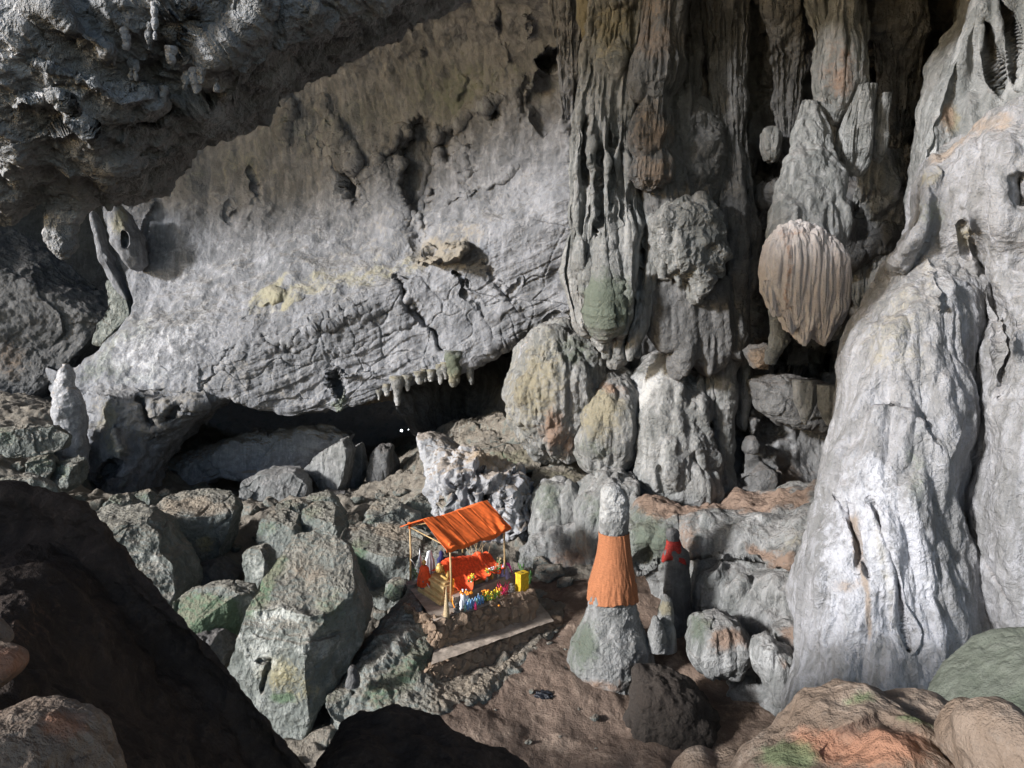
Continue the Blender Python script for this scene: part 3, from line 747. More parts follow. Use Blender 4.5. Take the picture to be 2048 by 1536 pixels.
wsurf('ground', [[(-200, 160, -9), (-120, 160, -9), (-46, 160, -9)], [(-200, 30, -9), (-120, 30, -9), (-42, 30, -8.5)], [(-200, -120, -9), (-120, -120, -9), (-36, -120, -9)]], 60, 60, [('fbm', .1, .6, 3)], M['bounce_ground'], 4, **ST)  # ground out of view, made pale to bounce sunlight up at the ceiling
wsurf('side_light_blocker', [[(-4.5, 7, -9), (-6.2, 4.5, -9), (-6.6, 1.5, -9), (-6.2, -2, -9)], [(-6.0, 7, -4), (-7.0, 4.5, .2), (-7.2, 1.5, .6), (-7, -2, -2)], [(-9, 7, -9), (-9.5, 4.5, -9), (-9.5, 1.5, -9), (-9, -2, -9)]], 60, 60, [('fbm', .5, .3, 4)], M['near'], 5, **ST)  # unseen ridge added to keep the sun off the left foreground slope
wsurf('cave_wall', [[(-12, -3, 2.8), (-6, -4.5, 2.6), (-3, -5, 2), (-1, -5.5, .6)], [(-12, -3, -10), (-6, -4.5, -10), (-3, -5, -10), (-1, -5.5, -10)]], 60, 40, [('fbm', .5, .4, 4)], M['near'], 5, **ST)  # added behind the camera to screen the left foreground from light
wsurf('floor_light_blocker', [[(-12.5, 3.2, -9.5), (-12.3, 5.5, -9.5), (-12.5, 8, -9.5)], [(-14, 3.6, -5), (-14, 5.6, -1.3), (-14, 7.8, -5)], [(-16, 3.2, -9.5), (-16.3, 5.5, -9.5), (-16, 8, -9.5)]], 60, 60, [('fbm', .5, .3, 4)], M['near'], 6, **ST)  # unseen hump added to cast shade across the trodden floor
# ---------------------------------------------------------------- boulders and flowstone bodies, each traced at its own distance
M['mud'] = rockmat('shade_dark_rock', (.035, .029, .025), (.05, .042, .036), (.08, .066, .056), 2, .2, 0, dustcol=(.045, .036, .03), palef=.4)  # plain rock without a coating; the mound's shade is put into its colour
GB = 'boulders fallen on the cave floor'
RK = [('facet', 1.8, .05), ('ridge', .55, -.13, 6), ('crack', 3.2, .06, .03), ('fbm', 1.8, .06, 5), ('pit', .26, .035)]
RKs = [('facet', .9, .035), ('ridge', 1.0, -.09, 6), ('fbm', 2.6, .05, 5), ('pit', .2, .02)]
def boulder(label, outline, Y, thick, n=110, spec=RK, mat='boulder', planes=(), cat='boulder', name='boulder', group=GB, **k):
    return blob(name, outline, Y, thick, n, spec, M[mat], planes, label=label, cat=cat, group=group, **k)
boulder('huge upright boulder with a yellow stained face beside the shrine mound',
        [(560, 1092), (600, 1084), (650, 1092), (690, 1118), (712, 1185), (735, 1236), (725, 1280), (694, 1335), (655, 1392), (640, 1430), (590, 1458), (566, 1444), (534, 1395), (466, 1335), (486, 1280), (500, 1225), (520, 1170), (545, 1115)],
        17.8, 4.2, 260, [('ridge', .7, -.10, 6), ('fbm', 1.4, .06, 5), ('pit', .22, .04), ('knob', .13, .012)], 'boulder',
        [(0, -.62, .78, .50), (-.28, -.95, .05, .62), (.75, -.65, .1, .66), (-.9, -.2, .3, .80)], boxy=.6,
        F=[('l', [(500, 1222), (560, 1215), (620, 1232), (665, 1222)], 8, .18), ('l', [(512, 1320), (540, 1322), (520, 1390)], 4, -.25), ('l', [(505, 1262), (600, 1285), (690, 1262)], 4, -.1)],
        T=[('o', 'o', 545, 1340, 50, 60, 0, .5, 2), ('o', 'o', 610, 1380, 60, 40, 0, .4, 2), ('w', 'o', 640, 1290, 60, 50, 0, .5, 2), ('w', 'o', 520, 1300, 50, 70, 0, .6, 2), ('m', 'o', 560, 1400, 30, 16, 0, .9, 2), ('m', 'l', [(560, 1100), (520, 1190), (500, 1240)], 26, .8), ('b', 'o', 620, 1140, 50, 40, 0, .6, 2), ('w', 'o', 560, 1225, 60, 16, 0, .7, 2), ('m', 'o', 660, 1220, 50, 60, 0, .5, 2)])
boulder('green stained slab wedged left of the huge yellow faced boulder', [(335, 1205), (380, 1188), (440, 1177), (500, 1182), (512, 1215), (490, 1262), (445, 1292), (405, 1278), (365, 1245)], 20, 2.6, 110,
        planes=[(-.3, -.6, .75, .45), (.5, -.85, -.1, .5)], T=[('m', 'o', 400, 1230, 80, 50, 0, 1.0, 2), ('m', 'o', 440, 1250, 50, 40, 0, .8, 2)])
boulder('dark rough rock under the green stained slab', [(392, 1268), (440, 1264), (468, 1290), (462, 1320), (440, 1345), (405, 1330)], 19.2, 1.6, 70, spec=RKs, mat='dark')
boulder('small pale upright boulder left of the huge one', [(481, 1108), (500, 1095), (526, 1091), (545, 1108), (548, 1140), (535, 1170), (515, 1182), (490, 1165)], 23, 1.5, 80, planes=[(-.5, -.8, .2, .5)], spec=RKs, T=[('w', 'o', 510, 1130, 30, 30, 0, .5, 2)])
boulder('long grey blue boulder rising along the dark foreground slope', [(60, 1035), (140, 1012), (206, 1020), (268, 1030), (318, 1062), (332, 1095), (362, 1118), (385, 1165), (382, 1205), (330, 1225), (250, 1200), (150, 1130)], 22.5, 4.5, 170,
        planes=[(.2, -.75, .6, .42), (-.1, -.1, 1, .6)], T=[('w', 'p', [(220, 1060), (320, 1080), (380, 1190), (300, 1150)], .5, 30), ('b', 'o', 120, 1030, 60, 16, 0, .7, 2)])
boulder('sandy topped boulder in front of the cave hollow', [(300, 1015), (330, 995), (380, 985), (440, 988), (474, 1022), (465, 1060), (448, 1108), (426, 1135), (395, 1140), (362, 1125), (335, 1085), (312, 1050)], 26, 4, 150,
        planes=[(.05, -.28, .96, .52), (.3, -.95, 0, .55)], T=[('b', 'o', 385, 1012, 80, 24, 0, 1.0, 2), ('o', 'o', 410, 1090, 30, 26, 0, .6, 2)])
boulder('dark rock in the gap under the sandy topped boulder', [(395, 1130), (440, 1120), (480, 1150), (470, 1185), (410, 1190), (380, 1165)], 24.5, 2, 60, spec=RKs, mat='dark')
boulder('broad smooth grey boulder left of the shrine', [(676, 1062), (720, 1052), (790, 1060), (850, 1080), (876, 1100), (868, 1140), (830, 1190), (775, 1215), (715, 1175), (688, 1125)], 22.6, 3.4, 150,
        [('facet', 1.6, .14), ('fbm', .8, .10, 4), ('fbm', 4, .03, 3)], 'boulder', [(.1, -.22, .97, .40), (-.35, -.93, .1, .52), (.3, -.95, .1, .6)], T=[('m', 'p', [(680, 1070), (740, 1075), (740, 1170), (690, 1140)], .7, 30), ('b', 'o', 780, 1062, 90, 12, 8, 1.0, 2), ('w', 'o', 800, 1100, 40, 20, 0, .3, 2)])
for lab, ol, Y, th in (
    ('angular green grey boulder behind the small pale upright one', [(512, 1045), (545, 1020), (590, 1030), (612, 1070), (600, 1105), (555, 1112), (520, 1088)], 25, 2.4),
    ('blocky boulder with a pointed top above the huge one', [(598, 1015), (625, 1000), (655, 1012), (690, 1050), (705, 1095), (670, 1112), (625, 1098), (600, 1062)], 25.2, 2.6),
    ('rounded rock perched over the pointed boulder', [(555, 1008), (590, 998), (628, 1012), (622, 1040), (575, 1045)], 27.5, 1.6),
    ('triangular dark rock below the mouth of the hollow', [(612, 1000), (640, 978), (670, 1000), (692, 1030), (655, 1042), (620, 1030)], 28.5, 1.7),
    ('mossy boulder directly behind the orange canopy', [(718, 1048), (745, 1012), (790, 1005), (838, 1032), (845, 1062), (790, 1072), (735, 1068)], 26, 2.4),
    ('grey boulder with a sandy cap left of the canopy peak', [(800, 1012), (838, 990), (880, 1005), (895, 1040), (850, 1052), (812, 1040)], 27.5, 2),
    ('low boulder between the huge one and the smooth one', [(668, 1100), (690, 1092), (708, 1130), (715, 1170), (695, 1180), (676, 1150)], 21.5, 1.2),
    ('dark boulder in the hollow left of the white stub', [(-20, 862), (40, 850), (100, 852), (132, 872), (125, 900), (60, 912), (-20, 905)], 30, 2.2),
    ('square dark rock on the left scree', [(62, 915), (98, 908), (108, 940), (95, 968), (62, 960)], 29, 1.2),
    ('greenish block against the foot of the buttress', [(100, 925), (135, 905), (162, 920), (165, 965), (140, 985), (108, 965)], 29.5, 1.5),
    ('rough ledge rock at the left edge of the scree', [(-30, 965), (30, 950), (80, 965), (110, 990), (70, 1010), (-30, 1005)], 27, 2.0),
    ('pale cracked block at the foot of the buttress', [(210, 1000), (240, 990), (262, 1005), (300, 1020), (308, 1042), (270, 1052), (228, 1030)], 27.5, 1.4),
    ('small sandy rock left of the sandy topped boulder', [(262, 985), (290, 978), (318, 998), (312, 1018), (280, 1018)], 29, 1.1),
    ('round boulder in the shade left of the mound', [(770, 1170), (795, 1155), (815, 1165), (812, 1190), (790, 1200), (772, 1190)], 21.2, .8),
    ('pale wedge boulder jammed under the shrine mound', [(652, 1385), (675, 1372), (700, 1385), (718, 1415), (715, 1445), (690, 1430), (665, 1412)], 16.6, 1.1),
    ('dark boulder at the foot of the huge one', [(560, 1440), (600, 1450), (650, 1425), (662, 1445), (620, 1475), (580, 1480)], 17.3, 1.2),
    ('grey boulder beside the karst fins', [(845, 1040), (870, 1030), (900, 1050), (915, 1080), (880, 1085), (850, 1070)], 26.5, 1.5),
):
    s_ = sum(ol[0]) % 7
    boulder(lab, ol, Y, th, 80, planes=[((-1) ** s_ * .4, -.8, .45, .5), (.1 * s_ - .3, -.2, .95, .6)], seed=s_, T=[('m', 'o', ol[0][0] + 20, ol[0][1] + 10, 40, 30, 0, .5, 2), ('b', 'o', ol[1][0], ol[1][1], 40, 10, 0, .6, 2)], spec=RKs + [('facet', 1.4, .08)])
boulder('giant dark slab boulder at the left edge', [(-260, 380), (-60, 440), (0, 452), (60, 488), (140, 545), (226, 606), (222, 640), (185, 690), (150, 738), (105, 800), (60, 822), (-60, 830), (-260, 830)], 45, 8, 200,
        [('facet', 2.6, .2), ('fbm', .4, .25, 4), ('ridge', .8, -.12, 4), ('fbm', 2.6, .05, 3)], 'dark', [(.25, -.95, .15, .35), (.5, -.4, .75, .62)], T=[('o', 'o', 20, 720, 50, 60, 0, .5, 2)])
boulder('tilted slab standing in the gap behind the giant dark boulder', [(208, 560), (232, 556), (258, 590), (280, 630), (240, 670), (215, 695), (188, 690), (200, 650), (222, 620)], 43, 2, 80, planes=[(-.2, -.95, .2, .4)])
# rocks in the hollow under the slab
boulder('smooth rounded boulder inside the cave hollow', [(488, 968), (530, 945), (590, 942), (622, 965), (618, 1000), (590, 1018), (530, 1018), (492, 1000)], 32.5, 3.5, 110, [('facet', 2, .2), ('fbm', 1, .12, 4)], 'flow', [(.1, -.9, .4, .6)])
boulder('leaning pale rock blade inside the hollow', [(598, 940), (640, 905), (692, 872), (712, 900), (700, 960), (680, 1012), (655, 1004), (640, 972)], 34, 2.6, 100, RK, 'flow', [(-.5, -.8, .2, .45)])
boulder('jagged rock blade at the back of the hollow', [(700, 900), (725, 880), (735, 930), (720, 985), (690, 1000), (684, 950)], 35.5, 1.6, 70, RK, 'flow')
boulder('stumpy brown column standing in the hollow', [(742, 905), (760, 888), (785, 892), (792, 930), (788, 975), (755, 985), (735, 960)], 34.5, 1.8, 70, [('flute', 1.5, .12, .3), ('fbm', 1, .1, 3)], 'dark')
boulder('wide dark slab roofing the inner hollow', [(300, 985), (330, 930), (400, 890), (520, 860), (640, 850), (720, 860), (690, 905), (610, 938), (500, 945), (410, 948), (380, 985), (330, 1005)], 43, 4, 140, [('facet', 2.5, .3), ('ridge', .6, -.3, 4), ('fbm', .6, .2, 4)], 'fin')
boulder('low dark boulder deep in the hollow', [(620, 1000), (650, 975), (700, 985), (730, 1010), (700, 1030), (640, 1028)], 33, 2, 70, RKs, 'dark')

# loose rocks scattered through the scree
random.seed(5)
proto_meshes = []
def loose(px, py, w, k):
    h = w * random.uniform(.55, .9)
    ol = []
    for i in range(8):
        a = i * math.pi / 4 + random.uniform(-.25, .25); r = random.uniform(.8, 1.15)
        ol.append((px + w * r * math.cos(a), py + h * r * math.sin(a)))
    return ol
spots = [(20, 880), (150, 1000), (190, 1012), (250, 975), (40, 935), (20, 1015), (120, 1002), (330, 985), (355, 1000), (400, 978), (440, 985), (470, 1000), (500, 1022), (540, 1005), (575, 990), (520, 1075), (560, 1120), (640, 1115), (700, 1042), (680, 1030),
         (715, 1000), (760, 990), (800, 985), (840, 1005), (780, 1060), (850, 1040), (880, 1070), (900, 1095), (930, 925), (960, 900), (990, 882), (1010, 900), (1040, 890), (905, 880), (1090, 935), (1120, 945), (1060, 925), (455, 1170), (430, 1150), (400, 1215),
         (300, 1020), (280, 1040), (470, 1095), (560, 1060), (740, 1200), (760, 1230), (720, 1300), (640, 1480), (1080, 1130), (1100, 1150), (1130, 1165), (1150, 960), (1190, 955), (10, 985), (60, 990), (90, 1015), (220, 1040), (610, 1120), (655, 1060), (590, 1085)]
for k, (x, y) in enumerate(spots):
    # stand each one on the terrain along its line of sight
    ys = np.linspace(14, 48, 300); pts = P(np.full(300, x), np.full(300, y + 8), ys)
    tz = terrain_z(pts[:, 0], pts[:, 1]); i = int(np.argmax(pts[:, 2] < tz))
    Yh = float(ys[i]) if (pts[:, 2] < tz).any() else 28.0
    w = random.uniform(9, 19)
    if k % 3 == 0 or not proto_meshes or k < 8:
        o = boulder('loose grey rock lying in the sandy scree', loose(x, y, w, k), Yh, 2.2 * w / FPX * Yh, 26, [('facet', .5, .08), ('ridge', 1.5, .06, 3)], 'scree', [(random.uniform(-.6, .6), -.6, .6, .6)], seed=k * .7, name='loose_rock', cat='rock', group='loose rocks lying in the scree')
        proto_meshes.append(o)
    else:
        s0 = random.choice(proto_meshes); o = s0.copy(); COL.objects.link(o)
        p = P(x, y, Yh); o.location = (p[0], p[1], p[2] - .2); o.rotation_euler = (0, 0, random.uniform(0, 6.3)); sc = random.uniform(.7, 1.2); o.scale = (sc, sc, sc * random.uniform(.8, 1.1))

spots = []
rs_p = random.Random(11)
for _ in range(46):
    spots.append(rs_p.choice([(rs_p.uniform(840, 1200), rs_p.uniform(1370, 1500)), (rs_p.uniform(960, 1140), rs_p.uniform(1290, 1400)), (rs_p.uniform(1090, 1180), rs_p.uniform(1190, 1290)), (rs_p.uniform(820, 980), rs_p.uniform(1400, 1450))]))
for x, y in spots:
    g = None
    for zt in np.linspace(-10.2, -8.4, 40):
        q = G(x, y, zt)
        if terrain_z(np.array([q.x]), np.array([q.y]))[0] > zt: g = q
    g = g or G(x, y, -9.4)
    s0 = rs_p.choice(proto_meshes); o = s0.copy(); COL.objects.link(o); o.name = 'pebble'
    sc = rs_p.uniform(.10, .34); o.scale = (sc, sc, sc * .8); o.rotation_euler = (0, 0, rs_p.uniform(0, 6.3)); o.location = (g.x, g.y, g.z - .02)
    o['label'] = 'small stone lying on the brown mud floor'; o['group'] = 'small stones on the mud floor'; o['category'] = 'stone'
# ---------------------------------------------------------------- flowstone
#M['mud'] = rockmat('shade_dark_rock', (.06, .05, .043), (.085, .07, .06), (.13, .11, .095), 2, .2, 0, dustcol=(.07, .055, .045), palef=.4)
FL = [('flute', 1.1, .16, .2), ('flute', 3.0, .05, .18), ('fbm', .8, .12, 4), ('fbm', 4, .02, 3)]
def fstone(label, outline, Y, thick, n=110, spec=FL, mat='flow', name='flowstone', cat='flowstone', **k):
    if Y < 6: k['k_smooth'] = 28
    return blob(name, outline, Y, thick, n, spec, M[mat], k.pop('planes', ()), label=label, cat=cat, **k)
surf('cave_wall', [[(760, 660, 42), (850, 660, 41), (950, 660, 42), (1070, 640, 40)], [(780, 790, 36.5), (860, 790, 39), (950, 780, 42), (1050, 770, 38)], [(812, 850, 35), (870, 850, 38.5), (950, 850, 41), (1050, 850, 36)],
                   [(838, 890, 33.5), (890, 890, 35), (950, 892, 37), (1060, 900, 33)], [(850, 960, 32), (900, 940, 32), (960, 940, 32), (1070, 940, 31)]], 200, 200, [('fbm', .4, .4, 4), ('ridge', .9, .15, 4)], M['dark'], T=[('b', 'o', 950, 860, 60, 40, 0, .8, 2), ('w', 'o', 870, 880, 30, 30, 0, .5, 2)], seed=4, **ST)
fstone('tapering pale rock leg at the right side of the hollow', [(832, 868), (860, 866), (885, 872), (920, 895), (938, 915), (925, 960), (905, 1012), (886, 1024), (868, 985), (850, 925)], 31, 2.2, 110, [('ridge', .9, .10, 4), ('fbm', 1.5, .08, 4)], 'fin', name='rock_pillar', cat='rock pillar')
finF = []
for x, y, rx_, ry_, r_ in ((905, 985, 9, 20, 10), (946, 985, 8, 22, -8), (965, 1015, 9, 16, 20), (1010, 1005, 8, 26, -10), (1003, 1040, 10, 18, 15), (1038, 1048, 7, 26, 5), (985, 1050, 8, 18, -20), (930, 1030, 10, 16, 0), (1020, 960, 9, 14, 30), (890, 1010, 7, 18, 0), (958, 950, 9, 12, 40), (1045, 990, 6, 20, 0), (975, 985, 5, 18, 10), (1025, 1075, 8, 16, 0), (925, 965, 6, 15, 10)):
    finF.append(('o', x, y, rx_, ry_, r_, -1.5, 3))
fstone('pale jagged karst rock full of dark hollows behind the canopy', [(866, 955), (890, 915), (930, 905), (980, 925), (1040, 950), (1066, 985), (1062, 1050), (1050, 1100), (1000, 1120), (940, 1085), (890, 1040)], 26.8, 2.6, 230,
       [('ridge', .55, .60, 3), ('billow', .9, .35), ('flute', 1.3, .22, .35), ('fbm', 4, .02, 3)], 'fin', F=finF, T=[('b', 'o', 980, 925, 70, 14, 10, .9, 2), ('m', 'o', 900, 1000, 30, 30, 0, .4, 2)], name='karst_rock', cat='karst rock')
fstone('thin pale fin left of the karst rock', [(870, 905), (885, 898), (905, 930), (915, 970), (905, 1010), (888, 1022), (875, 980), (862, 940)], 28.6, 1.0, 80, [('ridge', 1.6, .2, 4)], 'fin', name='karst_rock', cat='karst rock')
fstone('flat mossy ledge above the karst rock', [(925, 905), (985, 890), (1060, 895), (1090, 925), (1040, 948), (960, 935)], 29.5, 3.2, 100, RK, 'scree', planes=[(0, -.3, .95, .2)], T=[('m', 'o', 1020, 915, 60, 20, 0, .9, 2)], name='rock_ledge', cat='rock ledge')
fstone('flat olive ledge under the two flowstone bulbs', [(1060, 950), (1110, 925), (1180, 935), (1215, 955), (1180, 985), (1110, 990), (1070, 978)], 27.5, 3.2, 100, RK, 'scree', planes=[(0, -.3, .95, .2)], T=[('m', 'o', 1120, 950, 70, 24, 0, .7, 2), ('o', 'o', 1130, 950, 60, 20, 0, .6, 2)], name='rock_ledge', cat='rock ledge')
fstone('large ochre flowstone bulb right of the slab', [(1075, 660), (1110, 640), (1160, 650), (1205, 690), (1215, 750), (1195, 810), (1160, 870), (1145, 905), (1110, 918), (1068, 905), (1048, 870), (1018, 830), (1007, 785), (1020, 740), (1040, 700)],
       28, 6, 190, [('flute', .9, .22, .3), ('flute', 2.6, .09, .25), ('fbm', .7, .18, 4), ('fbm', 4, .03, 3)], 'flow', T=[('o', 'o', 1070, 770, 70, 110, 15, .7, 2), ('m', 'o', 1150, 700, 50, 40, 0, .6, 2), ('b', 'o', 1110, 860, 40, 50, 0, .8, 2)])
fstone('ridged pale crust on the left shoulder of the ochre bulb', [(1040, 690), (1060, 668), (1078, 650), (1090, 668), (1060, 710), (1035, 750), (1022, 745)], 28.6, 1.6, 70, RKs, 'fin')
fstone('brown fluted drapery between the two bulbs', [(1085, 812), (1120, 798), (1155, 806), (1155, 860), (1148, 910), (1135, 925), (1110, 912), (1092, 880)], 26.6, 2.2, 110, [('flute', 2.2, .14, .12), ('fbm', 1, .08, 3)], 'flow', T=[('b', 'o', 1120, 860, 50, 60, 0, .9, 2)])
fstone('rounded ochre flowstone bulb above the rock ledge', [(1172, 770), (1210, 742), (1248, 742), (1268, 775), (1272, 850), (1264, 905), (1235, 935), (1185, 944), (1158, 925), (1140, 870), (1146, 815)],
       26.6, 4.4, 150, [('flute', 1.2, .16, .2), ('flute', 3.2, .05, .2), ('knob', .5, .05), ('fbm', .8, .12, 4)], 'flow', T=[('o', 'o', 1200, 820, 60, 70, 0, .8, 2), ('b', 'o', 1215, 775, 50, 20, 0, .7, 2), ('m', 'o', 1190, 900, 50, 40, 0, .5, 2)])
fstone('grey flowstone block with a white upper flank', [(1290, 735), (1330, 698), (1350, 735), (1395, 752), (1398, 850), (1420, 900), (1432, 960), (1415, 1005), (1370, 1018), (1300, 1008), (1262, 985), (1256, 870), (1264, 790)],
       26.1, 5, 180, [('flute', .8, .25, .25), ('knob', 1.0, .16), ('fbm', 1.2, .12, 4), ('fbm', 4, .03, 3)], 'flow', F=[('o', 1360, 960, 50, 50, 0, .5, 2), ('l', [(1390, 900), (1395, 990)], 6, -.3), ('l', [(1320, 930), (1325, 1000)], 7, -.25)], T=[('w', 'p', [(1270, 780), (1320, 705), (1350, 740), (1300, 800), (1275, 830)], 1.0, 18), ('w', 'o', 1340, 920, 80, 60, 0, .3, 2)])
fstone('bulging grey flowstone foot of the block', [(1330, 905), (1380, 895), (1425, 930), (1440, 985), (1420, 1010), (1360, 1015), (1320, 985)], 24.6, 2.6, 110, [('flute', 1.3, .2, .2), ('fbm', 1, .1, 4)], 'flow', T=[('w', 'o', 1370, 940, 60, 40, 0, .4, 2)])
flow('flowstone_column', [(600, 1440, 1490), (700, 1428, 1485), (780, 1424, 1474), (860, 1424, 1468), (930, 1420, 1468), (960, 1412, 1475), (1010, 1405, 1490)], 24.6, 1.0, 160, 300, [('knob', .35, .03), ('fbm', .8, .12, 4), ('fbm', 3, .03, 3)], M['flow'], label='slim straight grey column right of the white flanked block', cat='column')
for lab, ol, Y in (('thin curtain blade between the block and the slim column', [(1392, 760), (1402, 745), (1412, 800), (1408, 850), (1396, 880), (1390, 830)], 24.8), ('second thin curtain blade nearest the slim column', [(1412, 740), (1424, 752), (1424, 830), (1416, 850), (1408, 800)], 24.7), ('pale folded curtain behind the slim column', [(1478, 700), (1498, 720), (1500, 800), (1490, 870), (1472, 850), (1474, 760)], 25.2)):
    fstone(lab, ol, Y, .9, 50, [('flute', 2.5, .08, .12)], 'flow', name='curtain', cat='rock curtain')
fstone('shade-coloured pointed stalactite curtain hanging over the white flanked block', [(1285, 590), (1310, 540), (1400, 520), (1500, 560), (1500, 680), (1478, 730), (1466, 692), (1440, 735), (1414, 762), (1402, 736), (1378, 728), (1362, 762), (1346, 748), (1336, 704), (1316, 708), (1298, 660)],
       24.0, 1.8, 170, [('flute', 1.0, .2, .2), ('fbm', 1.5, .06, 3)], 'dark', name='stalactite', cat='stalactite')  # its dark rock stands in for a shadow cast over the block
# tall hanging column
hc = [(-200, 1190, 1330, 23.4), (-60, 1180, 1320, 23.6), (40, 1185, 1300), (120, 1165, 1300), (200, 1152, 1292), (300, 1148, 1288), (400, 1152, 1298), (470, 1146, 1308), (540, 1144, 1314), (600, 1150, 1308), (650, 1165, 1292), (690, 1195, 1270), (715, 1210, 1248), (738, 1222, 1236)]
flow('stalactite', hc, 24.2, .8, 420, 760, [('flute', 1.6, .20, .08), ('flute', 4.0, .05, .08), ('fbm', .6, .22, 4), ('fbm', 3, .035, 4)], M['flow'],
     F=[('l', [(1178, 230), (1172, 320), (1180, 380)], 7, -.7), ('l', [(1198, 290), (1196, 400), (1194, 470)], 7, -.8), ('l', [(1188, 230), (1186, 400), (1184, 470)], 5, .35), ('l', [(1222, 260), (1225, 420)], 5, -.4), ('l', [(1245, 280), (1243, 400)], 5, -.4), ('o', 1225, 590, 40, 80, -8, .6, 2.0), ('o', 1210, 640, 45, 40, 0, .35, 2), ('l', [(1180, 660), (1215, 690), (1245, 640)], 5, -.3),
        ('l', [(1292, 450), (1280, 560), (1255, 660), (1250, 740)], 6, -.5), ('o', 1240, 120, 30, 30, 0, .5, 2), ('l', [(1160, 470), (1175, 600)], 8, .25), ('l', [(1300, 420), (1306, 560)], 9, .3)],
     T=[('m', 'o', 1215, 600, 50, 70, 0, .9, 2), ('o', 'o', 1230, 60, 60, 80, 0, .7, 2)], sec=2.4, flt=(14, .16, 1.2), label='great grey hanging column with a bulbous mossy foot', cat='stalactite')
flow('stalactite', [(380, 1288, 1312), (470, 1290, 1316), (540, 1292, 1312), (600, 1284, 1304), (650, 1270, 1298), (700, 1252, 1274), (722, 1256, 1264)], 23.6, 1, 90, 220, [('flute', 2.5, .08, .1), ('fbm', 1, .08, 3)], M['flow'], label='thin twisted stalactite on the right flank of the great hanging column', cat='stalactite')
flow('stalactite', [(520, 1150, 1190), (600, 1155, 1215), (650, 1165, 1225), (685, 1185, 1222), (702, 1200, 1212)], 23.8, .9, 90, 160, [('flute', 1.8, .08, .1), ('fbm', 1, .08, 3)], M['flow'], T=[('w', 'o', 1190, 650, 40, 50, 0, .5, 2)], label='pale lobe behind the mossy foot of the hanging column', cat='stalactite')
flow('stalactite', [(-120, 1150, 1200), (-20, 1152, 1205), (40, 1158, 1200), (90, 1168, 1194), (130, 1180, 1190)], 26, .9, 100, 160, [('flute', 1.6, .1, .15), ('fbm', 1, .1, 3)], M['flow'], T=[('o', 'o', 1175, 30, 50, 90, 0, .9, 2)], label='ochre tapering stalactite at the top beside the great hanging column', cat='stalactite')
def drop(lab, pr, Y, m='dark', T=None, k=0, ratio=.85):
    return flow('stalactite', pr, Y, ratio, 200, 240, [('flute', 1.9, .12, .12), ('flute', 5, .03, .1), ('fbm', 1, .08, 3), ('knob', .4, .03), ('fbm', 5, .012, 3)], M[m], T=T, seed=k, flt=(11, .14, .5), label=lab, cat='stalactite')
for k, (lab, pr) in enumerate((('large brown bulb stalactite at the top of the hanging cluster', [(-80, 1296, 1372), (20, 1290, 1366), (80, 1280, 1362), (130, 1264, 1370), (170, 1264, 1362), (198, 1280, 1346), (212, 1298, 1334), (222, 1312, 1324)]),
                   ('middle brown bulb of the hanging cluster', [(190, 1282, 1340), (235, 1268, 1342), (275, 1256, 1344), (300, 1262, 1336), (318, 1276, 1316), (328, 1288, 1300)]), ('lowest small brown bulb of the hanging cluster', [(300, 1276, 1334), (330, 1266, 1342), (355, 1262, 1342), (372, 1276, 1326), (384, 1292, 1308)]))):
    drop(lab, pr, 22.9, 'dark', [('b', 'o', 1310, pr[2][0], 60, 60, 0, .6, 2), ('o', 'o', 1300, pr[1][0], 50, 50, 0, .5, 2)], k)
fstone('rough dark knobbly mass between the bulbs and the jagged stalactite', [(1300, 210), (1380, 180), (1430, 260), (1440, 400), (1400, 470), (1340, 440), (1330, 330)], 24.6, 3, 140, [('knob', .5, .14), ('ridge', 1, .2, 4), ('knob', .22, .05)], 'dark', name='stalactite', cat='stalactite')
fstone('jagged grey stalactite cluster with a pointed tip', [(1300, 440), (1340, 410), (1400, 395), (1440, 440), (1450, 500), (1440, 545), (1416, 548), (1405, 590), (1388, 606), (1374, 560), (1345, 545), (1325, 552), (1310, 510)], 23.1, 2.0, 150, [('knob', .45, .16), ('ridge', 1.2, .22, 4), ('flute', 1.5, .12, .3)], 'flow', name='stalactite', cat='stalactite')
for lab, pr in (('longest pointed tip under the jagged grey cluster', [(500, 1376, 1412), (550, 1380, 1410), (585, 1386, 1404), (606, 1392, 1398)]), ('short blunt tip at the left end of the jagged grey cluster', [(490, 1306, 1340), (530, 1310, 1338), (556, 1318, 1330)]),
                ('short tip at the right end of the jagged grey cluster', [(490, 1420, 1450), (530, 1424, 1448), (556, 1430, 1442)]), ('narrow tip in the middle of the jagged grey cluster', [(510, 1345, 1368), (545, 1348, 1366), (572, 1354, 1361)])):
    flow('stalactite', pr, 22.7, .8, 80, 90, [('knob', .3, .05), ('ridge', 2, -.05, 3), ('flute', 2.5, .05, .2)], M['flow'], label=lab, cat='stalactite')
fstone('small ridged drapery left of the pink one', [(1450, 360), (1490, 380), (1500, 470), (1480, 560), (1455, 600), (1450, 500)], 24.5, 1.6, 90, [('flute', 1.4, .18, .2), ('fbm', 1, .1, 3)], 'dark', name='stalactite', cat='stalactite')
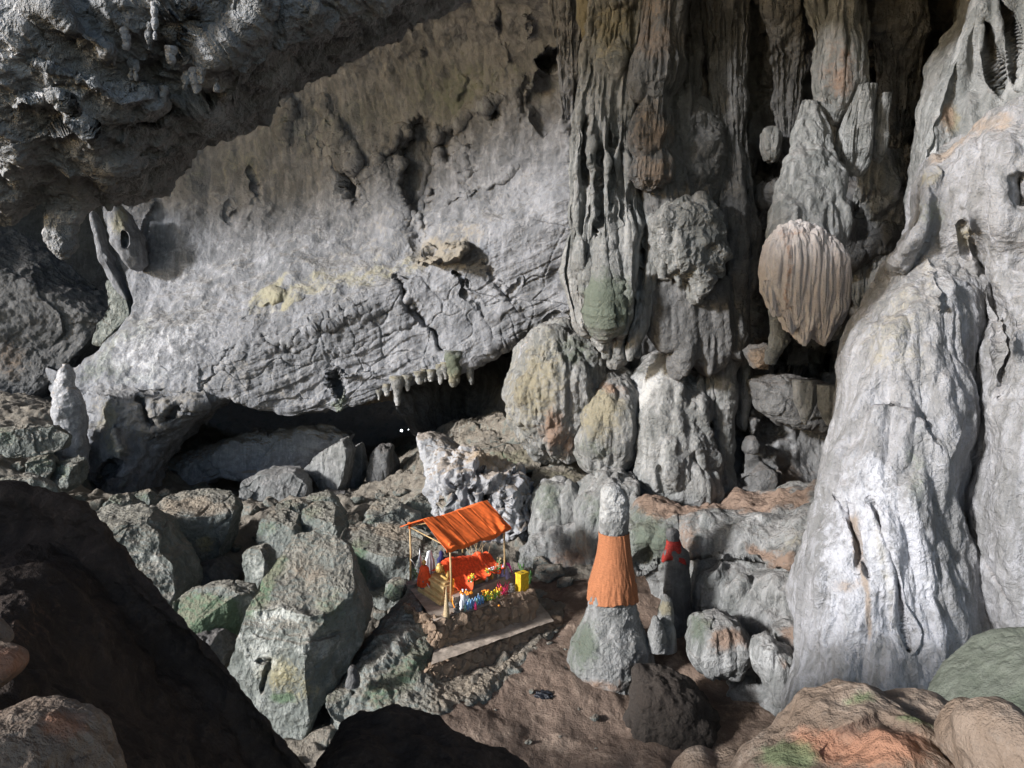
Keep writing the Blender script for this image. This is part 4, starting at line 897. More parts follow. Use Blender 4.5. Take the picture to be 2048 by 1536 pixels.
# the pink drapery with its lobed lower edge
dr = bpy.data.objects.new('drapery', None); COL.objects.link(dr); dr.location = tuple(P(1612, 682, 19.2)); tag(dr, 'pale pink fluted drapery hanging alone above the dark hollow', 'drapery')
def child(o, root):
    o.parent = root; o.matrix_parent_inverse = Matrix.Translation(-root.location); return o
FP = [('flute', 3.4, .085, .035), ('flute', 8, .028, .035), ('fbm', 1.2, .05, 3)]
child(blob('body', [(1566, 448), (1590, 438), (1630, 450), (1668, 478), (1693, 520), (1699, 560), (1692, 610), (1676, 648), (1655, 678), (1640, 686), (1624, 672), (1612, 655), (1608, 684), (1598, 684), (1590, 650), (1584, 664), (1572, 660), (1560, 628), (1550, 632), (1536, 612), (1526, 585), (1522, 540), (1532, 490), (1550, 460)], 19.2, 1.3, 230, FP, M['pink'], k_smooth=2, T=[('o', 'l', [(1580, 470), (1574, 640)], 9, .5), ('o', 'o', 1590, 462, 50, 12, 0, .5, 2)]), dr)
for pr in ([(560, 1528, 1552), (600, 1532, 1556), (622, 1540, 1552), (634, 1545, 1550)], [(560, 1556, 1590), (620, 1562, 1592), (655, 1572, 1590), (670, 1581, 1587)], [(560, 1592, 1620), (640, 1596, 1618), (676, 1602, 1614), (692, 1606, 1611)], [(540, 1622, 1690), (620, 1622, 1688), (655, 1630, 1672), (682, 1640, 1656), (692, 1646, 1651)]):
    child(flow('lobe', pr, 18.85, .55, 120, 150, FP, M['pink'], flt=(12, .12, .15)), dr)
flow('stalactite', [(200, 1600, 1640, 21.5), (290, 1580, 1665, 21), (350, 1560, 1690, 20.6), (420, 1535, 1698, 20.2), (500, 1530, 1690, 20), (560, 1560, 1680, 20)], 20.6, .6, 200, 260, [('flute', 1.4, .18, .12), ('flute', 4, .04, .1), ('fbm', .9, .12, 4)], M['flow'], label='broad grey fluted curtain feeding the pink drapery', cat='stalactite')
drop('long oval stalactite high on the right', [(-100, 1670, 1730), (-20, 1664, 1722), (50, 1652, 1720), (110, 1640, 1732), (170, 1632, 1737), (205, 1640, 1724), (232, 1652, 1700), (252, 1662, 1676)], 21.6, 'flow', [('b', 'o', 1680, 150, 50, 80, 0, .6, 2)], 4)
drop('lumpy grey hanging bulb under the long oval stalactite', [(170, 1712, 1752), (220, 1696, 1744), (265, 1680, 1747), (310, 1676, 1745), (336, 1688, 1730), (352, 1702, 1714)], 21.2, 'flow', None, 5)
drop('small ribbed bulb right of the lumpy one', [(190, 1752, 1782), (240, 1748, 1778), (285, 1742, 1778), (312, 1748, 1770), (326, 1756, 1762)], 21.4, 'flow', None, 6)
fstone('little split drapery over the dark slot', [(1524, 262), (1545, 252), (1560, 275), (1556, 315), (1545, 326), (1532, 322), (1524, 300)], 23.2, .9, 70, [('flute', 2.6, .08, .1)], 'flow', name='stalactite', cat='stalactite')
flow('stalactite', [(760, 1588, 1632), (800, 1590, 1633), (830, 1598, 1622), (850, 1607, 1613)], 21.5, .9, 100, 110, [('flute', 2.5, .06, .1)], M['flow'], label='left of two short stout stalactites by the bright column', cat='stalactite')
flow('stalactite', [(770, 1636, 1678), (815, 1636, 1678), (840, 1646, 1672), (852, 1654, 1664)], 21.2, .9, 100, 110, [('flute', 2.5, .06, .1)], M['flow'], label='right of two short stout stalactites by the bright column', cat='stalactite')
flow('stalactite', [(620, 1535, 1560, 21), (650, 1540, 1572, 21), (680, 1540, 1580, 21), (705, 1530, 1560, 21), (728, 1532, 1548, 21)], 21, .9, 90, 130, [('ridge', 1.5, .08, 3)], M['flow'], label='bent grey stump below the pink drapery', cat='stalactite')
fstone('orange stained rock lip under the bent stump', [(1490, 700), (1530, 685), (1545, 720), (1530, 742), (1505, 735)], 22, 1.2, 60, RKs, 'dark', T=[('o', 'o', 1520, 720, 30, 25, 0, 1.0, 2)])
fstone('dark rock shelf behind the two stout stalactites', [(1500, 760), (1570, 745), (1660, 770), (1690, 830), (1640, 870), (1560, 850), (1510, 820)], 24, 2.6, 110, RK, 'dark', name='rock_shelf', cat='rock shelf')
GC2 = 'long folded rock curtains of the dark back wall'
for k, (lab, pr, m) in enumerate((
    ('wide dark curtain running down between the brown bulbs and the pink drapery', [(-120, 1400, 1500, 23), (60, 1410, 1500, 23.8), (200, 1420, 1490), (340, 1430, 1500), (460, 1440, 1512), (560, 1452, 1508), (640, 1462, 1496), (690, 1474, 1486)], 'dark'),
    ('curtain falling from the roof left of the long oval stalactite', [(-140, 1530, 1600, 22.6), (20, 1535, 1610, 23), (140, 1548, 1606), (240, 1556, 1596), (310, 1566, 1584)], 'dark'),
    ('curtain linking the roof and the long oval stalactite', [(-140, 1610, 1720, 21.8), (0, 1620, 1726, 22), (80, 1636, 1728, 22), (200, 1650, 1720, 22.2), (300, 1660, 1706, 22)], 'flow'),
    ('dark rounded curtain right of the long oval stalactite', [(-120, 1740, 1850, 22.4), (60, 1748, 1846, 22.8), (160, 1756, 1838), (260, 1764, 1820), (330, 1776, 1800)], 'dark'),
    ('lumpy grey rock mass under the small ribbed bulb', [(300, 1740, 1800, 22.6), (380, 1716, 1836, 22.6), (470, 1704, 1834), (550, 1704, 1800), (620, 1712, 1770), (660, 1724, 1750)], 'flow'),
    ('rough brown column that the brown bulbs hang on', [(-140, 1270, 1400, 23), (60, 1280, 1400, 23.8), (200, 1278, 1410), (320, 1276, 1420), (420, 1296, 1440), (520, 1310, 1450), (600, 1330, 1440)], 'dark'),
    ('grey curtain left of the great hanging column', [(-100, 1100, 1160, 29), (40, 1108, 1166, 29), (160, 1120, 1160), (240, 1130, 1152)], 'wall'))):
    flow('rock_curtain', pr, 23.6 if 'great' not in lab else 29.5, .55, 260, 360, [('flute', 1.3, .20, .08), ('flute', 3.4, .05, .08), ('knob', .5, .07), ('ridge', 1.0, -.08, 4), ('fbm', .7, .16, 4), ('fbm', 4, .02, 3)], M[m], seed=k * 1.7, flt=(9, .2, 1.0), label=lab, cat='rock curtain', group=GC2)
# ---------------------------------------------------------------- the bright flowstone column on the right
bcF = [('l', [(1930, 1040), (1985, 1130), (2020, 1230), (2030, 1270)], 5, -.35), ('l', [(1740, 1000), (1790, 1130), (1800, 1200), (1820, 1300)], 4, -.25), ('l', [(1690, 1000), (1720, 1100), (1740, 1160)], 4, -.2), ('l', [(1660, 980), (1700, 1040), (1720, 1100), (1715, 1140)], 4, -.18),
       ('s', [(1960, 800), (1900, 930), (1905, 1000), (1940, 1080), (2010, 1210)], 50, .2), ('s', [(1700, 850), (1780, 800), (1850, 840), (1890, 900)], 60, .14),
       ('l', [(1850, 500), (1870, 560), (1880, 620)], 8, .18), ('o', 1900, 560, 40, 60, 0, .25, 2), ('s', [(1960, 560), (1990, 700), (1985, 800)], 30, -.3)]
surf('flowstone_column', [
    [(1800, 560, 20), (1800, 500, 16), (1850, 480, 14.6), (1910, 480, 14.2), (1965, 505, 14.6), (2010, 560, 16)],
    [(1740, 600, 18), (1752, 590, 14.6), (1810, 590, 13.3), (1880, 590, 12.9), (1960, 595, 13.1), (2012, 610, 15)],
    [(1690, 690, 18), (1700, 690, 14.0), (1770, 690, 12.9), (1860, 700, 12.5), (1950, 700, 12.7), (2008, 710, 14.4)],
    [(1680, 850, 17.5), (1673, 850, 13.5), (1740, 850, 12.4), (1850, 850, 12.0), (1950, 850, 12.2), (2008, 860, 13.8)],
    [(1650, 1000, 17), (1644, 1000, 13.0), (1710, 1000, 11.9), (1810, 1000, 11.5), (1890, 1000, 11.7), (1950, 1010, 12.6)],
    [(1610, 1150, 16.5), (1600, 1150, 12.7), (1680, 1150, 11.6), (1790, 1150, 11.2), (1900, 1150, 11.2), (2010, 1150, 12.0)],
    [(1605, 1300, 16), (1596, 1300, 12.4), (1670, 1300, 11.3), (1790, 1300, 10.9), (1920, 1300, 10.9), (2060, 1300, 11.6)],
    [(1585, 1480, 15.5), (1575, 1480, 12.0), (1660, 1480, 11.0), (1790, 1480, 10.6), (1930, 1480, 10.6), (2100, 1480, 11.3)],
    [(1580, 1800, 15), (1570, 1800, 12.0), (1660, 1800, 10.9), (1790, 1800, 10.4), (1930, 1800, 10.4), (2140, 1800, 11.1)]], 520, 1100,
    [('flute', 1.3, .19, .07), ('flute', 3.2, .055, .07), ('fbm', .6, .12, 3), ('pit', .2, .022), ('ridge', 2.5, -.02, 4), ('fbm', 7, .008, 2)], M['bright'], bcF,
    [('o', 'p', [(1740, 600), (1850, 500), (1900, 540), (1860, 760), (1700, 780), (1700, 680)], .4, 60), ('o', 'l', [(1740, 1000), (1810, 1300)], 12, .8), ('m', 'o', 1830, 950, 40, 120, 10, .45, 2), ('w', 'p', [(1640, 1000), (1760, 900), (1880, 1100), (1900, 1300), (1640, 1300)], .6, 40), ('b', 'l', [(1700, 1010), (1730, 1160), (1740, 1300)], 10, .7), ('b', 'o', 1690, 1170, 30, 20, 0, .6, 2), ('m', 'o', 1690, 1240, 20, 60, 0, .5, 2)],
    3.0, jit=4, label='massive bright white flowstone column filling the right side', cat='column')
surf('cave_wall', [
    [(1845, 330, 22), (1858, 312, 15.6), (1900, 278, 15), (1960, 244, 14.2), (2035, 205, 13.4), (2200, 130, 12)],
    [(1825, 390, 22), (1840, 372, 14.6), (1890, 350, 13.9), (1960, 330, 13.2), (2040, 320, 12.6), (2600, 320, 11.5)],
    [(1815, 480, 22), (1828, 455, 14.3), (1880, 440, 13.6), (1960, 430, 13), (2040, 440, 12.4), (2600, 440, 11.5)],
    [(1745, 600, 22), (1775, 535, 14.4), (1850, 520, 13.9), (1960, 520, 13.3), (2050, 530, 12.6), (2600, 540, 11.6)],
    [(1730, 700, 22), (1830, 620, 15.0), (1900, 620, 14.6), (1980, 640, 13.0), (2070, 640, 11.8), (2600, 660, 9.6)],
    [(1730, 900, 22), (1830, 900, 15.0), (1900, 900, 14.2), (1970, 900, 12.1), (2070, 900, 11.0), (2600, 900, 8.8)],
    [(1730, 1100, 20), (1830, 1100, 14.0), (1900, 1080, 12.9), (1960, 1080, 11.7), (2070, 1100, 10.6), (2600, 1100, 8.6)],
    [(1800, 1400, 18), (1900, 1400, 13.0), (1975, 1400, 11.5), (2040, 1400, 11.2), (2100, 1400, 10.4), (2600, 1400, 8.8)]], 380, 800,
    [('flute', 1.1, .14, .2), ('fbm', .6, .16, 4), ('pit', .16, .05), ('fbm', 4, .02, 3)], M['bright'],
    [('l', [(1935, 460), (1965, 540), (2000, 640), (2005, 700), (2000, 800)], 7, -.5), ('l', [(1920, 440), (1940, 520)], 8, -.3), ('o', 1935, 450, 16, 30, 0, .3, 2), ('o', 2020, 690, 26, 40, 0, .5, 2), ('l', [(1925, 1020), (1970, 1110), (2020, 1200), (2040, 1260)], 5, -.4), ('l', [(2040, 340), (2048, 420)], 14, -.5)],
    [('o', 'o', 1860, 360, 40, 20, -20, .5, 2), ('b', 'l', [(1850, 340), (1960, 260), (2040, 240)], 20, .6), ('o', 'o', 1930, 470, 20, 30, 0, .6, 2), ('m', 'o', 1860, 430, 40, 40, 0, .5, 2)], 8.0, jit=3, **ST)
surf('cave_wall', [
    [(1960, -200, 26), (1985, -200, 18), (2060, -200, 16.5), (2700, -200, 14)], [(1925, 20, 26), (1945, 20, 17.8), (2040, 20, 16.2), (2700, 0, 13.5)],
    [(1870, 170, 26), (1885, 165, 17.5), (1980, 160, 16.2), (2700, 150, 13)], [(1840, 300, 26), (1852, 300, 17.0), (1950, 300, 16), (2700, 300, 13)], [(1835, 430, 26), (1850, 430, 16.8), (1950, 430, 15.8), (2700, 430, 13)]], 260, 420,
    [('flute', .9, .35, .08), ('flute', 2.4, .08, .08), ('fbm', .7, .15, 4)], M['flow'], [('l', [(1965, 30), (1985, 120), (2000, 200)], 8, -.7), ('l', [(2000, 0), (2030, 90), (2035, 190)], 7, -.6)],
    [('o', 'o', 1905, 235, 22, 40, 0, 1.0, 2), ('b', 'o', 1900, 230, 20, 50, 0, .8, 2), ('w', 'o', 1870, 300, 20, 30, 0, .6, 2)], 9.0, jit=3, **ST)
# ---------------------------------------------------------------- brown flowstone shelf below the back wall
surf('cave_wall', [
    [(1235, 1000, 27), (1330, 1000, 25.5), (1440, 995, 24.5), (1540, 980, 23.5), (1650, 955, 22.5), (1760, 940, 22)],
    [(1240, 1045, 22.4), (1330, 1022, 21.8), (1440, 1020, 21.3), (1540, 1008, 20.6), (1650, 990, 19.8), (1760, 990, 19)],
    [(1256, 1085, 21.2), (1330, 1070, 20.7), (1430, 1070, 20.2), (1530, 1060, 19.5), (1640, 1050, 18.8), (1760, 1050, 18)],
    [(1268, 1130, 21.4), (1345, 1120, 20.8), (1430, 1120, 19.8), (1530, 1110, 18.9), (1635, 1110, 18.2), (1760, 1110, 17.4)],
    [(1300, 1175, 21.8), (1372, 1165, 20.8), (1440, 1165, 19.3), (1525, 1160, 18.6), (1630, 1160, 18), (1760, 1150, 17)],
    [(1325, 1240, 21), (1395, 1235, 19.6), (1455, 1235, 18.6), (1530, 1230, 17.9), (1625, 1230, 17.4), (1760, 1200, 16.8)],
    [(1345, 1330, 19.4), (1400, 1335, 18.6), (1460, 1335, 17.8), (1540, 1335, 17), (1620, 1330, 16.6), (1760, 1300, 16)],
    [(1345, 1480, 17.4), (1400, 1480, 17.0), (1460, 1480, 16.6), (1540, 1480, 16), (1620, 1480, 15.6), (1760, 1480, 15)]], 420, 560,
    [('flute', .8, .22, .3), ('fbm', .5, .25, 4), ('knob', .9, .10), ('flute', 2.5, .05, .3), ('fbm', 3, .025, 4)], M['flow'],
    [('s', [(1290, 1130), (1400, 1110), (1560, 1130), (1640, 1130)], 30, -.4), ('l', [(1450, 1110), (1400, 1180), (1395, 1230)], 16, .5), ('l', [(1500, 1150), (1450, 1200), (1430, 1260)], 14, .4), ('o', 1285, 1125, 20, 18, 0, -.9, 3), ('o', 1560, 1180, 30, 20, 0, .5, 2), ('o', 1360, 1090, 14, 40, 0, -.5, 2)],
    [('m', 'o', 1300, 1075, 60, 60, 0, .9, 2), ('b', 'l', [(1260, 1030), (1400, 1010), (1540, 1000), (1650, 980)], 16, 1.0), ('b', 'l', [(1480, 1090), (1560, 1125), (1640, 1130)], 18, .8), ('b', 'o', 1380, 1080, 30, 60, 0, .6, 2), ('w', 'o', 1500, 1040, 40, 25, 0, .5, 2), ('o', 'o', 1600, 1100, 60, 60, 0, .4, 2)], 10.0, jit=4, **ST)
GR = 'flowstone mounds beside the trodden floor'
fstone('pocked pale flowstone mound with green rim', [(1383, 1262), (1400, 1232), (1440, 1222), (1470, 1235), (1492, 1270), (1494, 1310), (1470, 1338), (1420, 1345), (1388, 1330), (1374, 1298)], 17.4, 1.8, 150, [('pit', .3, .05), ('flute', 1.6, .08, .3), ('fbm', 1.2, .08, 4), ('facet', .8, .08)], 'flow', T=[('m', 'o', 1395, 1260, 30, 40, 0, .8, 2), ('b', 'o', 1455, 1275, 40, 30, 0, .7, 2), ('w', 'o', 1450, 1320, 40, 20, 0, .6, 2)], group=GR, name='flowstone_mound', cat='mound')
fstone('fan shaped fluted flowstone against the bright column', [(1510, 1285), (1540, 1278), (1580, 1300), (1612, 1330), (1610, 1400), (1580, 1425), (1545, 1400), (1520, 1350), (1504, 1310)], 15.2, 1.4, 150, [('flute', 2.4, .13, .14), ('fbm', 1.2, .06, 3)], 'flow', T=[('w', 'o', 1540, 1310, 40, 40, 0, .7, 2), ('b', 'o', 1570, 1320, 30, 20, 0, .5, 2)], group=GR, name='flowstone_mound', cat='mound')
fstone('smooth brown capped mound above the fan shaped flowstone', [(1548, 1262), (1580, 1246), (1612, 1252), (1620, 1290), (1600, 1312), (1560, 1305)], 16, 1.2, 90, [('fbm', 1.5, .06, 3)], 'flow', T=[('b', 'o', 1585, 1275, 40, 30, 0, .8, 2)], group=GR, name='flowstone_mound', cat='mound')
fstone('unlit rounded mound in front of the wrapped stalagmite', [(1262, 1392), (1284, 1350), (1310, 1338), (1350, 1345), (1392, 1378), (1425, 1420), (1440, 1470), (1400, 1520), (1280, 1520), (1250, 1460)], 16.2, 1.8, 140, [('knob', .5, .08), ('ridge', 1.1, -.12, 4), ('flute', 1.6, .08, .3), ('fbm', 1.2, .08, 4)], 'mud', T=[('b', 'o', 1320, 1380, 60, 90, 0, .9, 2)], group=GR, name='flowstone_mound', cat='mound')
# small stalagmites
def smite(label, prof, Y, mat='flow', nt=100, nh=160, **k):
    return flow('stalagmite', prof, Y, 1.0, nt, nh, k.pop('spec', [('knob', .25, .03), ('fbm', 2, .04, 3), ('ridge', 3, .03, 3)]), M[mat], label=label, cat='stalagmite', **k)
smite('short mottled stalagmite right of the wrapped one', [(1188, 1328, 1334), (1195, 1319, 1343), (1215, 1317, 1346), (1245, 1316, 1347), (1275, 1312, 1350), (1300, 1308, 1352)], 18.2, T=[('o', 'o', 1330, 1215, 20, 20, 0, .8, 2)])
smite('stubby stalagmite leaning on the short mottled one', [(1232, 1308, 1314), (1242, 1302, 1324), (1262, 1300, 1328), (1300, 1296, 1334)], 17.9)
smite('white stub of a stalagmite beside the buttress at left', [(728, 126, 136), (740, 120, 142), (765, 116, 145), (790, 108, 156), (820, 106, 166), (850, 112, 170), (900, 118, 172), (940, 125, 172)], 35.2, mat='fin', spec=[('knob', 1.1, .16), ('ridge', .8, .12, 3), ('fbm', 2, .08, 3)], T=[('w', 'o', 130, 790, 60, 90, 0, .4, 2)])
smite('little dark stalagmite on the slope of the shrine mound', [(1332, 702, 708), (1338, 697, 714), (1352, 696, 716), (1372, 693, 720)], 16.4, mat='dark', nt=50, nh=50)
fstone('green grey rounded rock hummock behind the terrace', [(1060, 1000), (1090, 965), (1130, 960), (1150, 985), (1165, 1010), (1150, 1060), (1090, 1085), (1055, 1060)], 26, 2.4, 120, [('flute', 1.2, .12, .25), ('fbm', 1, .12, 4)], 'flow', T=[('m', 'o', 1090, 1000, 40, 50, 0, .6, 2), ('w', 'o', 1080, 1020, 20, 50, 0, .4, 2)], name='rock_hummock', cat='hummock')
fstone('smooth slate grey hummock next to the green grey one', [(1118, 985), (1140, 958), (1165, 985), (1178, 1030), (1150, 1060), (1120, 1040)], 25.4, 1.6, 90, [('flute', 1.4, .08, .25), ('fbm', 1, .08, 4)], 'flow', name='rock_hummock', cat='hummock')
fstone('sloping grey rock apron right of the terrace', [(1020, 1150), (1060, 1085), (1110, 1060), (1160, 1050), (1200, 1060), (1215, 1110), (1180, 1165), (1110, 1180), (1050, 1175)], 24.4, 3, 150, [('flute', 1.0, .14, .4), ('ridge', .8, .12, 4), ('fbm', 3, .03, 3)], 'flow', planes=[(-.2, -.75, .6, .5)], T=[('b', 'o', 1150, 1120, 50, 30, 0, .7, 2), ('m', 'o', 1060, 1120, 40, 40, 0, .4, 2)], name='rock_apron', cat='rock')
fstone('tall grey fluted rock face behind the wrapped stalagmite', [(1150, 1000), (1180, 960), (1210, 935), (1270, 950), (1275, 1050), (1270, 1140), (1220, 1160), (1170, 1130), (1150, 1070)], 24.6, 3.4, 170, [('flute', 1.1, .2, .2), ('flute', 3, .05, .2), ('knob', .8, .08), ('fbm', 3, .03, 3)], 'flow', T=[('m', 'o', 1190, 1020, 50, 50, 0, .5, 2), ('b', 'o', 1170, 1100, 40, 40, 0, .5, 2)], name='fluted_rock', cat='rock')
# ---------------------------------------------------------------- teeth along the lip of the slab
GT = 'short pale stalactites along the lip of the slab'
def tooth(x, y0, y1, w, Y, mat='fin', label=None, group=None, k=0, bend=0, T=None, bumpy=.05):
    n = 5; pr = []
    for i in range(n + 1):
        f = i / n; ww = w * (1 - .82 * f ** 1.7) * (1 + .15 * math.sin(5 * f + k)); xc = x + bend * f * f
        pr.append((y0 + (y1 - y0) * f, xc - ww / 2, xc + ww / 2))
    return flow('stalactite', pr, Y, .9, 40, 70, [('knob', .25 * Y / 24, bumpy * Y / 24), ('ridge', 1.6, .05 * Y / 24, 3)], M[mat], T=T, label=label, cat='stalactite', group=group)
for k, (x, y0, y1, w) in enumerate(((774, 768, 792, 14), (795, 752, 811, 26), (815, 750, 782, 18), (840, 742, 768, 26), (862, 738, 762, 22), (880, 728, 769, 16), (892, 724, 758, 22), (758, 780, 800, 8), (850, 738, 764, 9))):
    tooth(x, y0, y1, w, 35.3, 'flow', 'short pale stalactite in the row along the lip of the slab', GT, k, T=[('o', 'o', x, y0, 30, 14, 0, .6, 2), ('w', 'o', x, y1, 30, 24, 0, .6, 2)])
tooth(908, 700, 774, 38, 35.2, 'flow', 'thick mossy stalactite clump at the end of the slab lip', None, 3, T=[('m', 'o', 905, 725, 40, 30, 0, .9, 2), ('o', 'o', 905, 740, 30, 40, 0, .8, 2)], bumpy=.12)
tooth(940, 726, 769, 17, 35.4, 'flow', 'lone stalactite just right of the mossy clump', None, 4, bend=3)
# stalactites and popcorn hanging from the near ceiling
flow('stalactite', [(395, 100, 195), (425, 98, 168), (450, 94, 152), (480, 92, 150), (500, 106, 148), (514, 118, 138), (519, 124, 131)], 11.3, .9, 200, 260, [('knob', .12, .032), ('ridge', 3, .04, 4), ('billow', 4, .035), ('fbm', 8, .008, 3)], M['ceil'], T=[('w', 'o', 120, 450, 60, 60, 0, .5, 2)], label='knobbly grey stalactite hanging at the left against the black gap', cat='stalactite')
tooth(218, 388, 422, 30, 11.5, 'ceil', 'stubby stalactite between the knobbly one and the wall', None, 1, bumpy=.1)
fstone('thin curved rock flake at the left edge of the wall', [(181, 420), (193, 424), (205, 470), (225, 530), (258, 590), (262, 606), (240, 590), (210, 540), (192, 480)], 42, 1, 70, [('fbm', 1, .08, 3)], 'wall', name='rock_flake', cat='rock flake')
fstone('pale shell shaped flake with dark slots on the wall edge', [(226, 420), (240, 405), (262, 440), (282, 480), (290, 530), (270, 545), (240, 500), (222, 460)], 41.2, 2, 90, [('fbm', 1, .1, 3), ('pit', .8, .1)], 'wall', T=[('o', 'o', 240, 440, 20, 40, 0, .7, 2)], F=[('o', 250, 478, 8, 16, -10, -.8, 3)], name='rock_flake', cat='rock flake')
GC = 'small pale stalactites and popcorn under the near ceiling'
for k, (x, y0, y1, w, Y) in enumerate(((327, 186, 209, 11, 11.2), (205, 50, 120, 9, 9.4), (216, 60, 150, 8, 9.5), (228, 55, 130, 14, 9.6), (196, 60, 175, 7, 9.4), (250, 30, 100, 26, 9.3), (264, 70, 160, 12, 9.6), (272, 110, 162, 8, 9.7), (160, 30, 95, 22, 9), (342, 108, 128, 24, 10.6), (402, 105, 168, 22, 11.2), (390, 150, 188, 18, 11.4), (372, 158, 178, 9, 11.3),
                                       (181, 222, 246, 11, 11.6), (145, 215, 236, 18, 11.4), (60, 135, 180, 20, 9.6), (75, 175, 215, 22, 10.2), (50, 215, 262, 22, 10.8), (95, 195, 226, 24, 10.6), (140, 120, 160, 16, 10.2), (120, 165, 182, 12, 10.5), (20, 110, 140, 18, 9.3), (433, 172, 184, 8, 11.6), (190, 165, 180, 8, 10.6), (300, 60, 100, 10, 9.8), (310, 20, 80, 8, 9.4), (120, 300, 330, 18, 12.2), (170, 315, 345, 12, 12.6))):
    tooth(x, y0 - 14, y1, w, 8.7 + .9 * max(0, (y1 - 60) / 160), 'fin' if k % 2 else 'ceil', 'small pale crusty stalactite under the near ceiling' if k % 2 else 'small grey crusty stalactite under the near ceiling', GC, k, bend=(k % 3 - 1) * 3, bumpy=.16)
# ---------------------------------------------------------------- foreground
M['green'] = rockmat('green_rock', (.10, .11, .085), (.145, .155, .125), (.21, .215, .18), 4, .2, 0, moss=(.11, .13, .09), palef=.5, bump=.5)
NR = [('fbm', 1.6, .12, 5), ('ridge', 3, .035, 5), ('facet', .5, .05), ('fbm', 14, .005, 3)]
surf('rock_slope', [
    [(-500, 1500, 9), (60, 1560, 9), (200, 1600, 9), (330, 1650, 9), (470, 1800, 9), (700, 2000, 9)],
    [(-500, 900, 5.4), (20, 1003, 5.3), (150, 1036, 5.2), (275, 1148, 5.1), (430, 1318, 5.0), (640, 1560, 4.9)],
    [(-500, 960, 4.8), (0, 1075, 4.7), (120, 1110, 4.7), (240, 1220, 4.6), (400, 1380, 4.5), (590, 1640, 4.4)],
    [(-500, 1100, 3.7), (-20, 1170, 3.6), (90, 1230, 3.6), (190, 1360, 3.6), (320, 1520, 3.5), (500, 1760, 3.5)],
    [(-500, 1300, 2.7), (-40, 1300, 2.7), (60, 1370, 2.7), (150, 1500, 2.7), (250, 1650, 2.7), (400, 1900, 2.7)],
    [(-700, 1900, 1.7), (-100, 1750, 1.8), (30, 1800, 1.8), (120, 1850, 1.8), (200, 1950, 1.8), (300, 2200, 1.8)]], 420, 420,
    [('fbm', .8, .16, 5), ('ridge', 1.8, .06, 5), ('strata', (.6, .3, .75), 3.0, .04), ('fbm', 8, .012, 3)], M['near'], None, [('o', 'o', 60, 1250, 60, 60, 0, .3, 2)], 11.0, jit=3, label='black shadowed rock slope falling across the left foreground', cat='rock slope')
fstone('sunlit brown rock lobe in the lower left corner', [(-140, 1480), (-20, 1440), (50, 1432), (115, 1446), (170, 1486), (205, 1528), (226, 1590), (232, 1660), (100, 1740), (-140, 1740)], 1.85, .42, 150, NR[:1] and [('fbm', 3, .03, 5), ('ridge', 6, .012, 4), ('fbm', 22, .002, 3)], 'nearright', T=[('o', 'o', 130, 1440, 60, 40, 0, .7, 2), ('b', 'o', 150, 1520, 60, 60, 0, .6, 2)], name='rock_lobe', cat='rock')
fstone('small rounded brown lobe above the lower left corner', [(-80, 1305), (-8, 1300), (24, 1315), (30, 1336), (18, 1358), (-10, 1382), (-80, 1392)], 2.2, .2, 80, [('fbm', 3, .02, 4), ('ridge', 7, .008, 3)], 'nearright', T=[('o', 'o', 10, 1330, 60, 40, 0, .7, 2)], name='rock_lobe', cat='rock')
fstone('pale wedge of rock at the left edge over the small lobe', [(-80, 1225), (-14, 1238), (8, 1262), (26, 1290), (6, 1298), (-80, 1285)], 2.6, .2, 70, [('fbm', 3, .02, 4), ('facet', .2, .02)], 'nearright', name='rock_lobe', cat='rock')
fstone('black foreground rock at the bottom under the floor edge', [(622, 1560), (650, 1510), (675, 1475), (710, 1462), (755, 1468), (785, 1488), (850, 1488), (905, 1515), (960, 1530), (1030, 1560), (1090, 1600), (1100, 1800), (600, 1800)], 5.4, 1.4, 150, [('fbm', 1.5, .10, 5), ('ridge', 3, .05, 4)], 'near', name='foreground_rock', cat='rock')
RT = [('fbm', 2.2, .07, 4), ('knob', .30, .03), ('ridge', 3, -.015, 4), ('pit', .045, .004), ('fbm', 18, .002, 3)]
fstone('orange and brown flowstone hump in the right foreground', [(1500, 1560), (1545, 1520), (1600, 1478), (1650, 1448), (1700, 1424), (1750, 1416), (1810, 1426), (1860, 1436), (1900, 1446), (1950, 1442), (1985, 1456), (2012, 1490), (2030, 1550), (2060, 1800), (1480, 1800), (1480, 1620)],
       2.9, 1.0, 240, RT, 'nearright', F=[('l', [(1900, 1500), (1980, 1440), (2015, 1410)], 26, -.05), ('l', [(1640, 1500), (1760, 1440), (1880, 1500), (1940, 1536)], 18, -.07)], T=[('o', 'o', 1760, 1500, 110, 60, 0, .95, 2), ('o', 'o', 1620, 1470, 60, 40, 0, .6, 2), ('m', 'o', 1580, 1510, 60, 40, 0, .9, 2), ('m', 'o', 1830, 1440, 60, 16, 15, .7, 2), ('b', 'l', [(1660, 1470), (1750, 1440), (1850, 1470)], 20, .6), ('m', 'o', 1720, 1390, 40, 10, 0, .6, 2), ('w', 'o', 1880, 1480, 60, 50, 30, .4, 2)], name='foreground_rock', cat='rock')
fstone('ribbed tan flowstone roll at the right edge', [(1905, 1445), (1950, 1415), (1995, 1420), (2025, 1450), (2030, 1500), (1990, 1550), (1930, 1560), (1895, 1500)], 2.6, .4, 130, [('fbm', 3, .03, 4), ('ridge', 5, -.012, 4), ('fbm', 18, .002, 3)], 'nearright', T=[('w', 'o', 1960, 1450, 60, 40, 0, .5, 2)], name='foreground_rock', cat='rock')
fstone('tan knob of rock in the lower right corner', [(1992, 1500), (2010, 1470), (2050, 1458), (2100, 1470), (2100, 1640), (2000, 1640)], 2.2, .5, 80, RT, 'nearright', name='foreground_rock', cat='rock')
